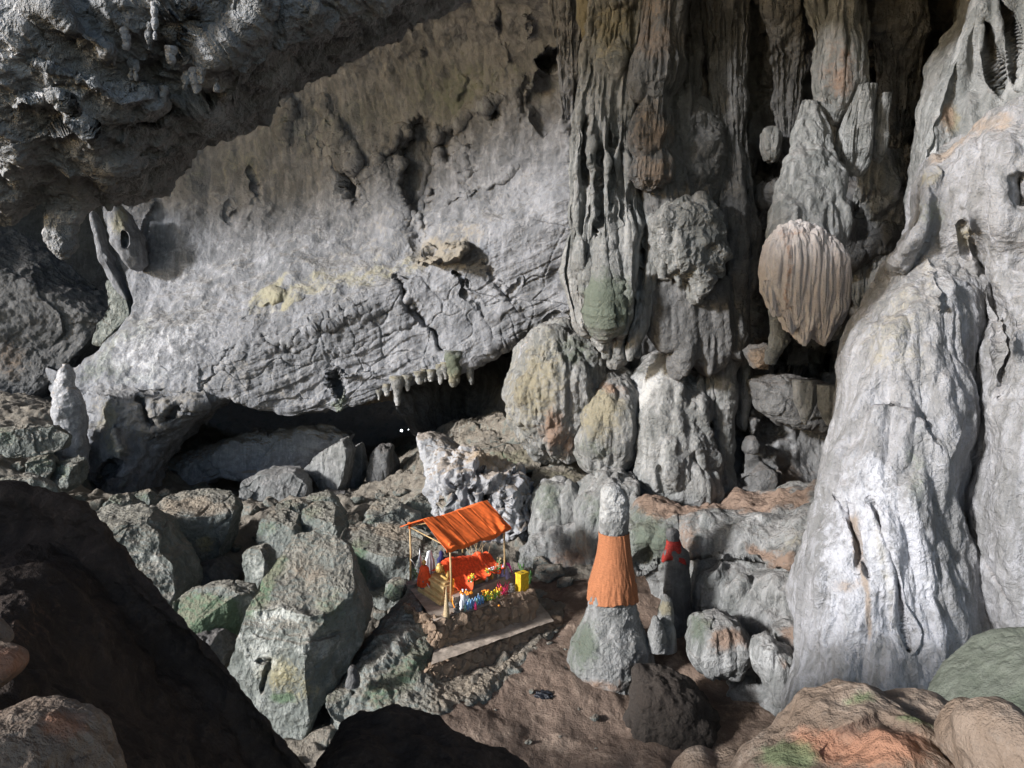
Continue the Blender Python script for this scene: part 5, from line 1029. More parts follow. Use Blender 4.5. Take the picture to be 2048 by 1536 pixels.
fstone('row of low tan knobs at the bottom right of centre', [(1345, 1585), (1370, 1572), (1400, 1552), (1435, 1548), (1458, 1560), (1482, 1542), (1512, 1534), (1540, 1548), (1560, 1680), (1330, 1680)], 3.1, .6, 130, [('fbm', 2.4, .05, 3), ('knob', .25, .03), ('fbm', 18, .002, 3)], 'nearright', name='foreground_rock', cat='rock')
fstone('smooth green grey boulder behind the right foreground hump', [(1900, 1470), (1915, 1440), (1955, 1405), (2005, 1368), (2068, 1325), (2180, 1280), (2280, 1360), (2280, 1560), (1910, 1560)], 4.6, 1.4, 190, [('fbm', 1, .06, 5), ('ridge', 2.5, -.02, 4), ('pit', .07, .006), ('fbm', 10, .005, 3)], 'green', T=[('m', 'o', 2000, 1440, 120, 60, -30, .6, 2), ('b', 'o', 1960, 1470, 60, 30, 0, .4, 2)], name='foreground_rock', cat='rock')
# ---------------------------------------------------------------- small shape helpers
def add(*parts):
    """join (V, F) pieces, all faces padded to quads"""
    Vs, Fs, k = [], [], 0
    for V, F in parts:
        V = np.asarray(V, float); F = np.asarray(F)
        if F.shape[1] == 3: F = np.concatenate([F, F[:, 2:]], 1)
        Vs.append(V); Fs.append(F + k); k += len(V)
    return np.concatenate(Vs), np.concatenate(Fs)
def emit(name, geo, mat, parent=None, smooth=True, **tg):
    """mesh object from quads (a repeated last index means a triangle)"""
    V, F = geo
    F = [tuple(f) if f[2] != f[3] else tuple(f[:3]) for f in F.tolist()]
    V = np.asarray(V, float)
    loc = Vector((float(V[:, 0].mean()), float(V[:, 1].mean()), float(V[:, 2].min()))) if parent is None else Vector((0, 0, 0))
    base = Vector(root_loc(parent)) if parent is not None else loc
    me = bpy.data.meshes.new(name)
    me.from_pydata([tuple(v - np.array(base)) for v in V], [], F)
    for p in me.polygons: p.use_smooth = smooth
    me.materials.append(mat)
    o = bpy.data.objects.new(name, me); COL.objects.link(o)
    if parent is None: o.location = loc
    else: o.parent = parent
    return tag(o, **tg)
def root_loc(o):
    l = Vector((0, 0, 0))
    while o is not None:
        l += Vector(o.location); o = o.parent
    return l
def empty(name, loc, label, cat, group=None):
    o = bpy.data.objects.new(name, None); COL.objects.link(o); o.location = loc; o.empty_display_size = .1
    return tag(o, label, cat, group)
def lathe(c, prof, n=24, squash=1.0, wob=0.0, seed=0):
    """prof = [(r, z)] bottom to top round point c"""
    th = np.linspace(0, 2 * math.pi, n, endpoint=False); V = []
    rs = np.random.RandomState(seed)
    for r, z in prof:
        rr = r * (1 + wob * rs.uniform(-1, 1, n))
        V += [(c[0] + a * math.cos(t), c[1] + a * squash * math.sin(t), c[2] + z) for t, a in zip(th, rr)]
    F = gridF(n, len(prof), True)[:, ::-1].tolist()
    b = len(V); V += [(c[0], c[1], c[2] + prof[0][1]), (c[0], c[1], c[2] + prof[-1][1])]
    m = (len(prof) - 1) * n
    for i in range(n):
        j = (i + 1) % n
        F.append([b, j, i, i]); F.append([b + 1, m + i, m + j, m + j])
    return np.array(V), np.array(F)
def tube(pts, r, n=8):
    pts = [Vector(p) for p in pts]; V = []
    rr = r if hasattr(r, '__len__') else [r] * len(pts)
    for i, p in enumerate(pts):
        d = (pts[min(i + 1, len(pts) - 1)] - pts[max(i - 1, 0)]).normalized()
        a = d.cross(Vector((0, 0, 1)) if abs(d.z) < .9 else Vector((1, 0, 0))).normalized(); b = d.cross(a)
        V += [tuple(p + rr[i] * (math.cos(t) * a + math.sin(t) * b)) for t in [2 * math.pi * k / n for k in range(n)]]
    F = gridF(n, len(pts), True).tolist(); k = len(V); V += [tuple(pts[0]), tuple(pts[-1])]; m = (len(pts) - 1) * n
    for i in range(n):
        j = (i + 1) % n; F.append([k, i, j, j]); F.append([k + 1, m + j, m + i, m + i])
    return np.array(V), np.array(F)
def prism(poly, z0, z1, bev=0.0):
    """flat-topped body over a ground polygon [(x, y)]; bev pulls the top edge in"""
    n = len(poly); c = np.mean(poly, 0); V = []
    lev = [(1, z0), (1, z1 - bev)] + ([(1, z1)] if not bev else [(None, z1)])
    for s, z in lev:
        for p in poly:
            d = np.array(p) - c; L = np.linalg.norm(d)
            q = p if s == 1 else c + d * (1 - bev / L)
            V.append((q[0], q[1], z))
    F = gridF(n, len(lev), True)[:, ::-1].tolist(); k = len(V); V += [(c[0], c[1], z0), (c[0], c[1], z1)]; m = (len(lev) - 1) * n
    for i in range(n):
        j = (i + 1) % n; F.append([k, j, i, i]); F.append([k + 1, m + i, m + j, m + j])
    return np.array(V), np.array(F)

# ---------------------------------------------------------------- materials of the shrine
M['orange'] = plain('orange_cloth', (.72, .13, .022), .8, .16, 5, .01, stretch=(1, 1, 1))
M['robe'] = plain('red_orange_cloth', (.74, .085, .02), .8, .2, 14, .006)
M['wrap'] = plain('faded_orange_wrap', (.30, .115, .05), .9, .2, 16, .012, stretch=(1, 1, 4))
M['red'] = plain('dark_red_cloth', (.24, .02, .014), .8, .3, 20)
M['gold'] = plain('gold_paint', (.62, .40, .12), .45, .15, 9, metal=.15)
M['plinth'] = plain('plinth_ochre', (.62, .44, .20), .7, .12, 7)
M['bamboo'] = plain('bamboo', (.42, .29, .14), .6, .25, 12, stretch=(1, 1, .2))
M['concrete'] = plain('dusty_concrete', (.36, .30, .245), .95, .25, 3, .01)
M['yellow'] = plain('yellow_paint', (.66, .42, .02), .6, .2, 14)
M['white'] = plain('white_plastic', (.72, .74, .78), .5, .08, 10)
M['silver'] = plain('silver_paint', (.55, .58, .62), .35, .12, 20, metal=.6)
M['clear'] = plain('clear_blue_plastic', (.22, .42, .72), .12, .25, 30, trans=.35, spec=.6)
M['clearg'] = plain('clear_green_plastic', (.30, .55, .50), .12, .25, 30, trans=.35, spec=.6)
M['pinkp'] = plain('pink_plastic', (.75, .06, .20), .4, .1, 20)
M['navy'] = plain('navy_cloth', (.02, .02, .09), .8, .2, 20)
M['lilac'] = plain('lilac_gauze', (.42, .36, .62), .7, .2, 20)
M['magenta'] = plain('magenta_ribbon', (.62, .04, .30), .7, .2, 20)
M['crimson'] = plain('crimson_ribbon', (.50, .02, .08), .7, .2, 20)
M['leaf'] = plain('leaf_green', (.06, .16, .035), .6, .3, 30)
M['lime'] = plain('lime_ribbon', (.22, .55, .10), .6, .2, 30)
M['petal'] = plain('orange_petals', (.85, .28, .02), .6, .2, 40)
M['petaly'] = plain('yellow_petals', (.80, .62, .05), .6, .2, 40)
M['stone'] = plain('small_stone', (.17, .155, .14), .9, .3, 12, .02)
M['string'] = plain('white_string', (.70, .69, .64), .8, .05, 10)
M['pot'] = plain('grey_clay_pot', (.26, .22, .19), .9, .2, 10, .01)
M['black'] = plain('black_plastic_bag', (.012, .014, .02), .45, .3, 20, .02)
M['straw'] = plain('dry_straw', (.38, .29, .17), .9, .2, 30)

ZT = -7.95                                  # level of the terrace
FL, FR, LB = G(901, 1213, ZT), G(1008, 1167, ZT), G(821, 1161, ZT)
U, Vv = FR - FL, LB - FL                    # along the front, along the left side
def T3(u, v, z=0.0): return FL + U * u + Vv * v + Vector((0, 0, z))

# ---------------------------------------------------------------- the rock mound that carries the terrace
mound = surf('rock_mound', [
    [(850, 1150, 24), (850, 1162, 21.8), (880, 1165, 21.8), (930, 1160, 21.8), (985, 1158, 22.2), (1040, 1165, 22.6), (1100, 1175, 23), (1150, 1185, 23.2)],
    [(842, 1165, 23), (822, 1176, 20.4), (858, 1212, 19.35), (915, 1218, 19.9), (985, 1205, 20.7), (1050, 1190, 21.5), (1110, 1192, 21.8), (1160, 1192, 22.4)],
    [(825, 1190, 22), (790, 1212, 19.4), (850, 1256, 18.45), (895, 1290, 18.5), (975, 1270, 19.4), (1055, 1236, 20.5), (1115, 1214, 20.6), (1165, 1204, 21.8)],
    [(790, 1235, 21), (750, 1262, 18.5), (828, 1312, 17.4), (878, 1345, 17.5), (972, 1320, 18.4), (1058, 1278, 19.4), (1122, 1238, 20.2), (1170, 1216, 21.4)],
    [(750, 1295, 20), (712, 1318, 17.7), (790, 1366, 16.8), (872, 1385, 16.7), (960, 1352, 17.5), (1040, 1306, 18.5), (1115, 1256, 19.7), (1170, 1230, 21)],
    [(700, 1365, 19), (676, 1380, 16.9), (760, 1418, 16.2), (858, 1430, 16.0), (945, 1396, 16.7), (1015, 1340, 17.8), (1100, 1275, 19.3), (1165, 1240, 20.7)],
    [(680, 1450, 18), (668, 1460, 16.4), (760, 1480, 16.0), (858, 1480, 15.9), (955, 1450, 16.4), (1040, 1390, 17.4), (1120, 1310, 19.0), (1180, 1270, 20.4)]], 380, 380,
    [('ridge', .6, -.12, 5), ('flute', 2.2, .08, .4), ('pit', .15, .045), ('fbm', 4, .02, 3)], M['boulder'],
    [('l', [(845, 1225), (780, 1300), (720, 1370)], 22, .15)], [('w', 'p', [(830, 1170), (860, 1230), (720, 1400), (680, 1390)], .5, 30), ('m', 'p', [(850, 1250), (880, 1330), (760, 1430), (700, 1400)], .6, 30), ('b', 'p', [(870, 1240), (1100, 1190), (1150, 1220), (960, 1400), (860, 1440)], .85, 40)],
    12.0, jit=3, label='rough rock mound carrying the terrace of the shrine', cat='rock mound')
# ---------------------------------------------------------------- terrace and the path step below it
def g2(px, py, z):
    p = G(px, py, z); return (p.x, p.y)
def wallrow(px0, py0, px1, py1, z, out=0.0):
    a, b = G(px0, py0, z), G(px1, py1, z)
    return [tuple(a.lerp(b, t) + Vector((out * .45, -out * .9, 0))) for t in (0, .34, .67, 1)]
def masonry(name, top, zb, lean, seed, parent, nu=520, nv=110):
    (x0, y0, x1, y1, zt) = top
    rows = []
    a, b = G(x0, y0, zt), G(x1, y1, zt)
    dr_ = (b - a).normalized(); nr = Vector((dr_.y, -dr_.x, 0))
    ends = [(-.03, 1.3), (-.02, .5), (0, 0), (.33, 0), (.67, 0), (1, 0), (1.02, .6)]
    for z, o_ in ((zt, -.30), (zt + .02, -.1), (zt + .01, 0), (zt - .08, .05), (zt - .3, .05 + lean * .3), ((zt + zb) / 2, lean * .7), (zb, lean)):
        rows.append([tuple(a + (b - a) * t + nr * (o_ - bk) + Vector((0, 0, z - zt))) for t, bk in ends])
    A = resample(np.array(rows, float), nv); V = resample(A.transpose(1, 0, 2), nu).transpose(1, 0, 2)
    V = V + gnormal(V) * disp(V.reshape(-1, 3), [('facet', .26, .13), ('crack', .26, .07, .12), ('ridge', 2.5, .03, 3), ('fbm', 9, .008, 2)], seed).reshape(V.shape[:2])[..., None]
    base = root_loc(parent)
    V = V.reshape(-1, 3)
    if parent is not None: V = V - np.array(base)
    return mesh(name, V, gridF(nu, nv), M['masonry'], None, parent, loc=(0, 0, 0))
M['masonry'] = rockmat('dry_stone', (.14, .11, .09), (.21, .17, .14), (.34, .29, .24), 4.0, 0, .8, dustcol=(.30, .215, .15), palef=.4)
ter = empty('stone_terrace', FL, 'dry stone terrace with a lower path step under the shrine', 'terrace')
masonry('retaining_wall', (868, 1243, 1066, 1184, ZT), -9.0, .12, 1.0, ter)
masonry('path_wall', (862, 1334, 1120, 1240, -8.78), -9.8, .2, 2.0, ter)
def slab(name, pts, z, mat, parent, n=90):
    """uneven earth floor over four corner points"""
    P4 = np.array([[pts[0], pts[1]], [pts[3], pts[2]]], float)
    t = np.linspace(0, 1, n)[:, None, None]; s = np.linspace(0, 1, n * 2)[None, :, None]
    XY = (P4[0, 0] * (1 - s) + P4[0, 1] * s) * (1 - t) + (P4[1, 0] * (1 - s) + P4[1, 1] * s) * t
    V = np.concatenate([XY, np.full(XY.shape[:2] + (1,), z)], -1)
    V[..., 2] += disp(V.reshape(-1, 3), [('fbm', 1.5, .03, 4), ('pit', .4, .012)], 2).reshape(V.shape[:2])
    return mesh(name, V.reshape(-1, 3) - np.array(root_loc(parent)), gridF(n * 2, n)[:, ::-1], mat, None, parent, loc=(0, 0, 0))
slab('terrace_floor', [g2(868, 1243, ZT), g2(1068, 1184, ZT), g2(1040, 1140, ZT), g2(815, 1170, ZT)], ZT, M['concrete'], ter)
slab('path_floor', [g2(862, 1332, -8.70), g2(1108, 1244, -8.70), g2(1080, 1208, -8.70), g2(872, 1280, -8.70)], -8.66, M['concrete'], ter)

# ---------------------------------------------------------------- canopy
can = empty('canopy', FL, 'orange cloth canopy on bamboo poles over the shrine', 'canopy')
ZE, ZR = 1.70, 2.16
for nm, (u, v) in (('pole', (0, 0)), ('pole', (1, 0)), ('pole', (0, 1)), ('pole', (1, 1))):
    p = T3(u, v); emit('pole', tube([p + Vector((0, 0, -.05)), p + Vector((.02, 0, .8)), p + Vector((0, .01, ZE + .02))], .028, 10), M['bamboo'], can)
for a, b in (((0, 0), (1, 0)), ((0, 1), (1, 1)), ((0, 0), (0, 1)), ((1, 0), (1, 1))):
    emit('crossbar', tube([T3(*a, ZE - .10), T3(*b, ZE - .10)], .016, 8), M['bamboo'], can)
emit('ridge_pole', tube([T3(-.06, .5, ZR - .13), T3(1.05, .5, ZR - .13)], .022, 8), M['bamboo'], can)
for u in (0, .5, 1):
    emit('rafter', tube([T3(u, .0, ZE - .06), T3(u, .5, ZR - .16), T3(u, 1.0, ZE - .06)], .016, 6), M['bamboo'], can)
def canopy_cloth():
    nu, nv = 260, 200
    s = np.linspace(-.10, 1.10, nu); t = np.linspace(-.15, 1.13, nv)
    S_, T_ = np.meshgrid(s, t)
    tt = np.clip(T_, -.05, 1.12)
    z = ZR - (ZR - ZE) * np.abs(tt - .5) / .5
    hang = np.clip(-.05 - T_, 0, 1)                       # valance in front
    hem = 1.0 + .28 * np.sin(S_ * 9 + 1) + .25 * perlin(np.stack([S_.ravel() * 5, 0 * S_.ravel(), 0 * S_.ravel()], -1)).reshape(S_.shape)
    z = z - hang * .8 * hem
    z = z - .05 * np.sin(np.clip(S_, 0, 1) * math.pi) * (1 - np.abs(tt - .5) * .6) - .03 * np.sin(np.clip(S_ * 2 % 1, 0, 1) * math.pi)
    # gathered folds running down the slope, tightest at the corners
    q = np.stack([S_.ravel() * 9 + T_.ravel() * 2.2, T_.ravel() * .9, 0 * S_.ravel()], -1)
    w = ridge(q * np.array([.55, .8, 1]), 3).reshape(S_.shape) * .026 * (.5 + 1.4 * np.abs(perlin(q * .35)).reshape(S_.shape)) + perlin(q * 2.6).reshape(S_.shape) * .008
    w += .03 * np.sin((S_ * 30 + T_ * 8)) * np.clip(1 - np.hypot(S_ - 0, T_ - 0) * 2.5, 0, 1) + .025 * np.sin(S_ * 40 - T_ * 14) * np.clip(1 - np.hypot(S_ - 1, T_ - 0) * 3, 0, 1)
    z = z + w
    for c in (.27, .52, .78): z -= .02 * np.exp(-((S_ - c + T_ * .05) / .008) ** 2)
    p = np.array(FL)[None, None] + S_[..., None] * np.array(U) + (tt - hang * .12)[..., None] * np.array(Vv)
    p[..., 2] += z
    N = gnormal(p); N *= np.sign(N[..., 2:].mean())
    a = p + N * .006; b = p - N * .006
    V = np.concatenate([a.reshape(-1, 3), b.reshape(-1, 3)]); F = gridF(nu, nv)
    k = nu * nv; idx = np.arange(k).reshape(nv, nu)
    rim = np.concatenate([idx[0], idx[1:, -1], idx[-1, :-1][::-1], idx[1:-1, 0][::-1]]); r2 = np.roll(rim, -1)
    Fr = np.stack([rim, r2, r2 + k, rim + k], -1)
    return V, np.concatenate([F[:, ::-1], F + k, Fr])
emit('cloth', canopy_cloth(), M['orange'], can)
for (u, v) in ((0, 0), (1, 0), (0, 1)):     # knotted corners
    p = T3(u, v, ZE)
    emit('knot', lathe(p - Vector((0, 0, .16)), [(.02, 0), (.05, .04), (.03, .09), (.07, .14), (.05, .2)], 12, wob=.25, seed=int(u * 3 + v)), M['orange'], can)

# ---------------------------------------------------------------- plinth and the reclining figure
def quad(u0, u1, v0, v1): return [tuple(T3(a, b))[:2] for a, b in ((u0, v0), (u1, v0), (u1, v1), (u0, v1))]
pl = empty('plinth', T3(.5, .3), 'stepped ochre plinth under the reclining statue', 'plinth')
for nm, (a, b, c, d), z0, z1, bv in (('foot', (-.10, .93, .10, .66), 0, .10, .02), ('step', (-.05, .90, .13, .63), .10, .20, .03), ('waist', (.02, .86, .18, .58), .20, .33, .0), ('ledge', (-.0, .88, .16, .60), .33, .40, .015), ('bed', (.05, .85, .20, .56), .40, .46, .01)):
    emit(nm, prism(quad(a, b, c, d), ZT + z0 + .004, ZT + z1, bv), M['plinth'], pl, smooth=False)
def skin(name, verts, edges, rad, mat, label=None, cat=None, parent=None, sub=2):
    import bmesh
    bm = bmesh.new(); lay = bm.verts.layers.skin.verify()
    base = Vector(verts[0])
    vs = []
    for i, (v, r) in enumerate(zip(verts, rad)):
        q = bm.verts.new(Vector(v) - base); q[lay].radius = (r, r) if not hasattr(r, '__len__') else r
        q[lay].use_root = i == 0; vs.append(q)
    for a, b in edges: bm.edges.new((vs[a], vs[b]))
    me = bpy.data.meshes.new(name); bm.to_mesh(me); bm.free(); me.materials.append(mat)
    o = bpy.data.objects.new(name, me); COL.objects.link(o); o.location = base
    m1 = o.modifiers.new('skin', 'SKIN'); m1.use_smooth_shade = True
    m2 = o.modifiers.new('sub', 'SUBSURF'); m2.levels = sub; m2.render_levels = sub
    return tag(o, label, cat)
# reclining on its right side: head at the left end on a raised arm, feet at the right end
hz = .46
bp_ = [T3(.42, .38, hz + .17), T3(.30, .38, hz + .19), T3(.19, .37, hz + .22), T3(.125, .36, hz + .25), T3(.075, .35, hz + .28),
       T3(.56, .38, hz + .16), T3(.70, .37, hz + .12), T3(.82, .37, hz + .09), T3(.87, .34, hz + .07),
       T3(.17, .28, hz + .16), T3(.10, .20, hz + .07), T3(.045, .29, hz + .17),
       T3(.22, .40, hz + .32), T3(.36, .36, hz + .33), T3(.50, .33, hz + .27), T3(.55, .33, hz + .26),
       T3(.70, .41, hz + .14), T3(.83, .41, hz + .11), T3(.88, .37, hz + .09)]
skin('statue', bp_, [(0, 1), (1, 2), (2, 3), (3, 4), (0, 5), (5, 6), (6, 7), (7, 8), (2, 9), (9, 10), (10, 11), (2, 12), (12, 13), (13, 14), (14, 15), (5, 16), (16, 17), (17, 18)],
     [.13, .14, .13, .06, .06, .13, .075, .05, .035, .06, .045, .035, .065, .05, .038, .035, .075, .05, .035], M['gold'], 'golden reclining statue propping its head on one arm', 'statue')
st = bpy.data.objects['statue']
hc_ = T3(.065, .345, hz + .30)
def ell(c, r, n=18, f=None):
    V = []; F = gridF(n * 2, n, True)[:, ::-1]
    for i in range(n):
        p = math.pi * (i + .001) / (n - 1.0 + .002)
        for j in range(2 * n):
            t = math.pi * j / n
            d = Vector((math.sin(p) * math.cos(t), math.sin(p) * math.sin(t), math.cos(p)))
            k = f(d) if f else 1
            V.append((c[0] + r[0] * d.x * k, c[1] + r[1] * d.y * k, c[2] + r[2] * d.z * k))
    return np.array(V), F
fd = (-Vv).normalized()                    # the way the face looks
def face(d):
    s = d.dot(fd); k = 1.0
    side = d.dot(U.normalized())
    if s > 0:
        k += .16 * math.exp(-((side) / .12) ** 2 - ((d.z + .08) / .22) ** 2)             # nose
        k -= .08 * (math.exp(-((side - .35) / .16) ** 2 - ((d.z - .15) / .12) ** 2) + math.exp(-((side + .35) / .16) ** 2 - ((d.z - .15) / .12) ** 2))
        k += .05 * math.exp(-(side / .25) ** 2 - ((d.z + .45) / .10) ** 2)               # mouth
    return k
hd = emit('head', add(ell(hc_, (.10, .105, .125), 20, face), ell(hc_ + Vector((0, 0, .12)), (.055, .055, .05), 10), ell(hc_ + U.normalized() * .10 - Vector((0, 0, .02)), (.02, .02, .055), 8), ell(hc_ - U.normalized() * .10 - Vector((0, 0, .02)), (.02, .02, .055), 8)), M['gold'], st)
# folded cloth over the figure
def robe():
    nu, nv = 240, 170
    s = np.linspace(.13, 1.02, nu); t = np.linspace(-.12, 1.0, nv)      # t: 0 front hem .. 1 back
    S_, T_ = np.meshgrid(s, t)
    q = np.stack([S_.ravel(), T_.ravel(), 0 * S_.ravel()], -1)
    body = .34 + .10 * np.exp(-((S_ - .28) / .12) ** 2) - .16 * np.clip((S_ - .5) / .4, 0, 1) + .10 * np.exp(-((S_ - .84) / .05) ** 2)
    v = .04 + .60 * np.clip(T_, 0, 1)
    prof = np.exp(-(np.abs(v - .39) / .13) ** 2.6)
    z = hz + .015 + body * prof
    drop = np.clip((.2 - v) / .16, 0, 1)
    hemv = .06 + .34 * np.exp(-((S_ - .27) / .10) ** 2) + .05 * np.sin(S_ * 23)
    z = z - hemv * drop ** .8
    v = v - .05 * drop + .06 * perlin(q * 3).reshape(S_.shape) * .3
    z = z + .030 * ridge(q * np.array([10, 3.5, 1]), 3).reshape(S_.shape) * (0.6 + drop) + .02 * perlin(q * np.array([24, 6, 1])).reshape(S_.shape)
    v = v + .02 * np.sin(S_ * 60 + 3 * perlin(q * 4).reshape(S_.shape)) * drop
    p = np.array(FL)[None, None] + S_[..., None] * np.array(U) + v[..., None] * np.array(Vv)
    p[..., 2] += z
    N = gnormal(p); N *= np.sign(N[..., 2].mean()); N = np.nan_to_num(N)
    V = np.concatenate([(p + N * .004).reshape(-1, 3), (p - N * .004).reshape(-1, 3)]); F = gridF(nu, nv); k = nu * nv
    idx = np.arange(k).reshape(nv, nu)
    rim = np.concatenate([idx[0], idx[1:, -1], idx[-1, :-1][::-1], idx[1:-1, 0][::-1]]); r2 = np.roll(rim, -1)
    return V, np.concatenate([F[:, ::-1], F + k, np.stack([rim, r2, r2 + k, rim + k], -1)])
emit('draped_cloth', robe(), M['robe'], None, label='crumpled orange cloth draped over the reclining statue', cat='cloth')

# ---------------------------------------------------------------- figures behind the statue
o = empty('seated_figure', T3(-.02, .62), 'small seated figure in an orange robe left of the reclining statue', 'statue')
c = T3(-.02, .60, .0)
emit('pedestal', lathe(c, [(.16, 0), (.17, .05), (.12, .12), (.15, .30), (.15, .34)], 16), M['stone'], o)
emit('torso', add(lathe(c, [(.14, .34), (.17, .40), (.10, .52), (.12, .64), (.05, .74)], 16, .8), ell(c + Vector((0, 0, .82)), (.06, .065, .08), 10)), M['gold'], o)
def drape(c, prof, n=48, fold=.15, k=9, squash=.8, seed=0):
    V = []; th = np.linspace(0, 2 * math.pi, n, endpoint=False)
    for i, (r, z) in enumerate(prof):
        f = fold * i / len(prof)
        V += [(c[0] + r * (1 + f * math.sin(k * a + seed) + .5 * f * math.sin(k * 2.3 * a)) * math.cos(a), c[1] + squash * r * (1 + f * math.sin(k * a + seed)) * math.sin(a), c[2] + z) for a in th]
    F = gridF(n, len(prof), True).tolist(); m = len(V); V.append((c[0], c[1], c[2] + prof[0][1]))
    for i in range(n): F.append([m, i, (i + 1) % n, (i + 1) % n])
    return np.array(V), np.array(F)
emit('robe', drape(c, [(.07, .74), (.13, .66), (.15, .50), (.19, .38), (.20, .20), (.17, .14)], seed=1), M['robe'], o)
emit('spire', lathe(T3(.08, .86), [(.10, 0), (.11, .3), (.07, .36), (.09, .44), (.06, .5), (.075, .58), (.045, .64), (.05, .72), (.02, .82), (.005, 1.02)], 20), M['silver'], None, label='silver ringed spire rising behind the seated figure', cat='spire')
emit('veiled_figure', add(drape(T3(.30, .92), [(.03, .78), (.08, .74), (.085, .64), (.13, .52), (.15, .2), (.17, 0)], seed=2), ell(T3(.30, .92, .70), (.07, .07, .085), 10)), M['white'], None, label='white veiled standing figure behind the reclining statue', cat='statue')
emit('dark_figure', drape(T3(.52, .92), [(.03, .66), (.07, .60), (.06, .5), (.12, .4), (.12, .15), (.13, 0)], seed=3), M['navy'], None, label='small figure wrapped in dark blue behind the statue', cat='statue')
# shelf wall in front of the plinth, and low back ledge
emit('offering_shelf', prism(quad(.05, 1.12, -.03, .06), ZT + .0, ZT + .22, .01), M['concrete'], None, smooth=False, label='low dusty shelf in front of the plinth', cat='shelf')
# ---------------------------------------------------------------- offerings
def at(px, py, z=ZT): return G(px, py, z)
def bottle(px, py, h, r, m, label, group=None, cap='white', z=ZT, name='bottle'):
    p = at(px, py, z)
    b = emit(name, lathe(p, [(r * .9, 0), (r, .01), (r, h * .25), (r * .92, h * .3), (r, h * .35), (r, h * .68), (r * .45, h * .86), (r * .38, h * .95)], 14), M[m], None, label=label, cat='bottle', group=group)
    emit('cap', lathe(p, [(r * .45, h * .94), (r * .45, h)], 10), M[cap], b)
    return b
GBt = 'plastic water bottles left in front of the shrine'
k = 0
for i in range(13):
    px = 930 + (i % 7) * 6.0 + (i // 7) * 3; py = 1222 - (i % 7) * 2.6 - (i // 7) * 6
    bottle(px, py, .20 + .03 * (i % 3), .034, 'clear' if i % 4 else 'clearg', 'clear blue water bottle in the cluster on the terrace edge' if i % 4 else 'clear greenish water bottle among the blue ones on the terrace edge', GBt, cap='white' if i % 2 else 'navy', z=ZT + .02)
bottle(951, 1219, .21, .036, 'pinkp', 'pink bottle standing among the clear blue ones', cap='pinkp', z=ZT + .02)
bottle(926, 1210, .44, .062, 'white', 'large white bottle at the corner of the offering shelf', z=ZT + .02)
bottle(933, 1207, .40, .055, 'white', 'second white bottle right behind the large one', z=ZT + .02)
bottle(923, 1219, .30, .05, 'white', 'short white bottle in front of the large one', z=ZT + .02)
def vase(px, py, h, m, fl, label, z=ZT + .22, n=14, spread=.09, fs=.022):
    p = at(px, py, z)
    v = empty('flower_vase', p, label, 'flower vase')
    emit('vase', lathe(p, [(.03, 0), (.045, .04), (.045, h * .3), (.022, h * .5), (.03, h * .56)], 14), M[m], v)
    rs = random.Random(px); st_ = []; bl = []; lf = []
    for i in range(n):
        a = rs.uniform(0, 6.28); r = spread * rs.uniform(.2, 1); t_ = p + Vector((r * math.cos(a), r * math.sin(a), h * rs.uniform(.8, 1.25)))
        st_.append(tube([p + Vector((0, 0, h * .5)), p + Vector((r * .3 * math.cos(a), r * .3 * math.sin(a), h * .75)), t_], .004, 5))
        bl.append(ell(t_, (fs, fs, fs * .8), 6, lambda d: 1 + .25 * math.sin(6 * math.atan2(d.y, d.x))))
        if i % 2: lf.append(ell(t_ - Vector((0, 0, h * .25)), (.028, .01, .045), 5))
    emit('stems', add(*(st_ + lf)), M['leaf'], v); emit('blossoms', add(*bl), M[fl], v)
    return v
vase(943, 1176, .34, 'white', 'petaly', 'white and red vase of yellow flowers at the left end of the shelf')
vase(973, 1163, .30, 'silver', 'petaly', 'slim silver vase with a few yellow sprays on the shelf', n=7)
vase(984, 1158, .30, 'gold', 'white', 'golden vase with white flowers near the right pole', n=7)
vase(996, 1156, .36, 'silver', 'straw', 'silver vase of dried stalks beside the right pole', n=12)
vase(1001, 1150, .42, 'white', 'straw', 'white vase of dried stalks behind the right pole', n=12)
for k, (x, y, f_, lb) in enumerate(((972, 1202, 'petal', 'bunch of orange marigolds lying left on the terrace'), (980, 1206, 'petaly', 'bunch of yellow flowers lying between the marigolds'), (989, 1199, 'petaly', 'green and yellow flower bunch leaning on the shelf'), (997, 1196, 'petal', 'bunch of orange marigolds at the right end'))):
    p = at(x, y, ZT + .02); rs = random.Random(k); bl = []; st_ = []
    for i in range(16):
        t_ = p + Vector((rs.uniform(-.10, .10), rs.uniform(-.06, .10), rs.uniform(.08, .30)))
        bl.append(ell(t_, (.026, .026, .022), 6, lambda d: 1 + .2 * math.sin(7 * math.atan2(d.y, d.x)))); st_.append(tube([p + Vector((rs.uniform(-.03, .03), .02, 0)), t_], .007, 5))
    e = empty('flower_bunch', p, lb, 'flowers'); emit('stems', add(*st_), M['lime'], e); emit('blossoms', add(*bl), M[f_], e)
rs = random.Random(8); p = at(932, 1186, ZT + .42)
emit('garland', add(*[ell(p + Vector((rs.uniform(-.16, .16), rs.uniform(-.06, .06), rs.uniform(-.03, .05))), (.03, .03, .026), 6) for i in range(18)]), M['petal'], None, label='orange garland heaped over the white bottles', cat='garland')
emit('fallen_blossom', ell(at(998, 1211, ZT + .04), (.035, .035, .02), 8, lambda d: 1 + .2 * math.sin(7 * math.atan2(d.y, d.x))), M['petal'], None, label='single orange blossom fallen on the terrace edge', cat='flower')
emit('spike', lathe(at(893, 1233), [(.085, -.05), (.08, .02), (.075, .12), (.05, .4), (.02, .68), (.004, .80)], 18, wob=.05), M['straw'], None, label='pale tall cone spike standing at the left terrace corner', cat='cone')
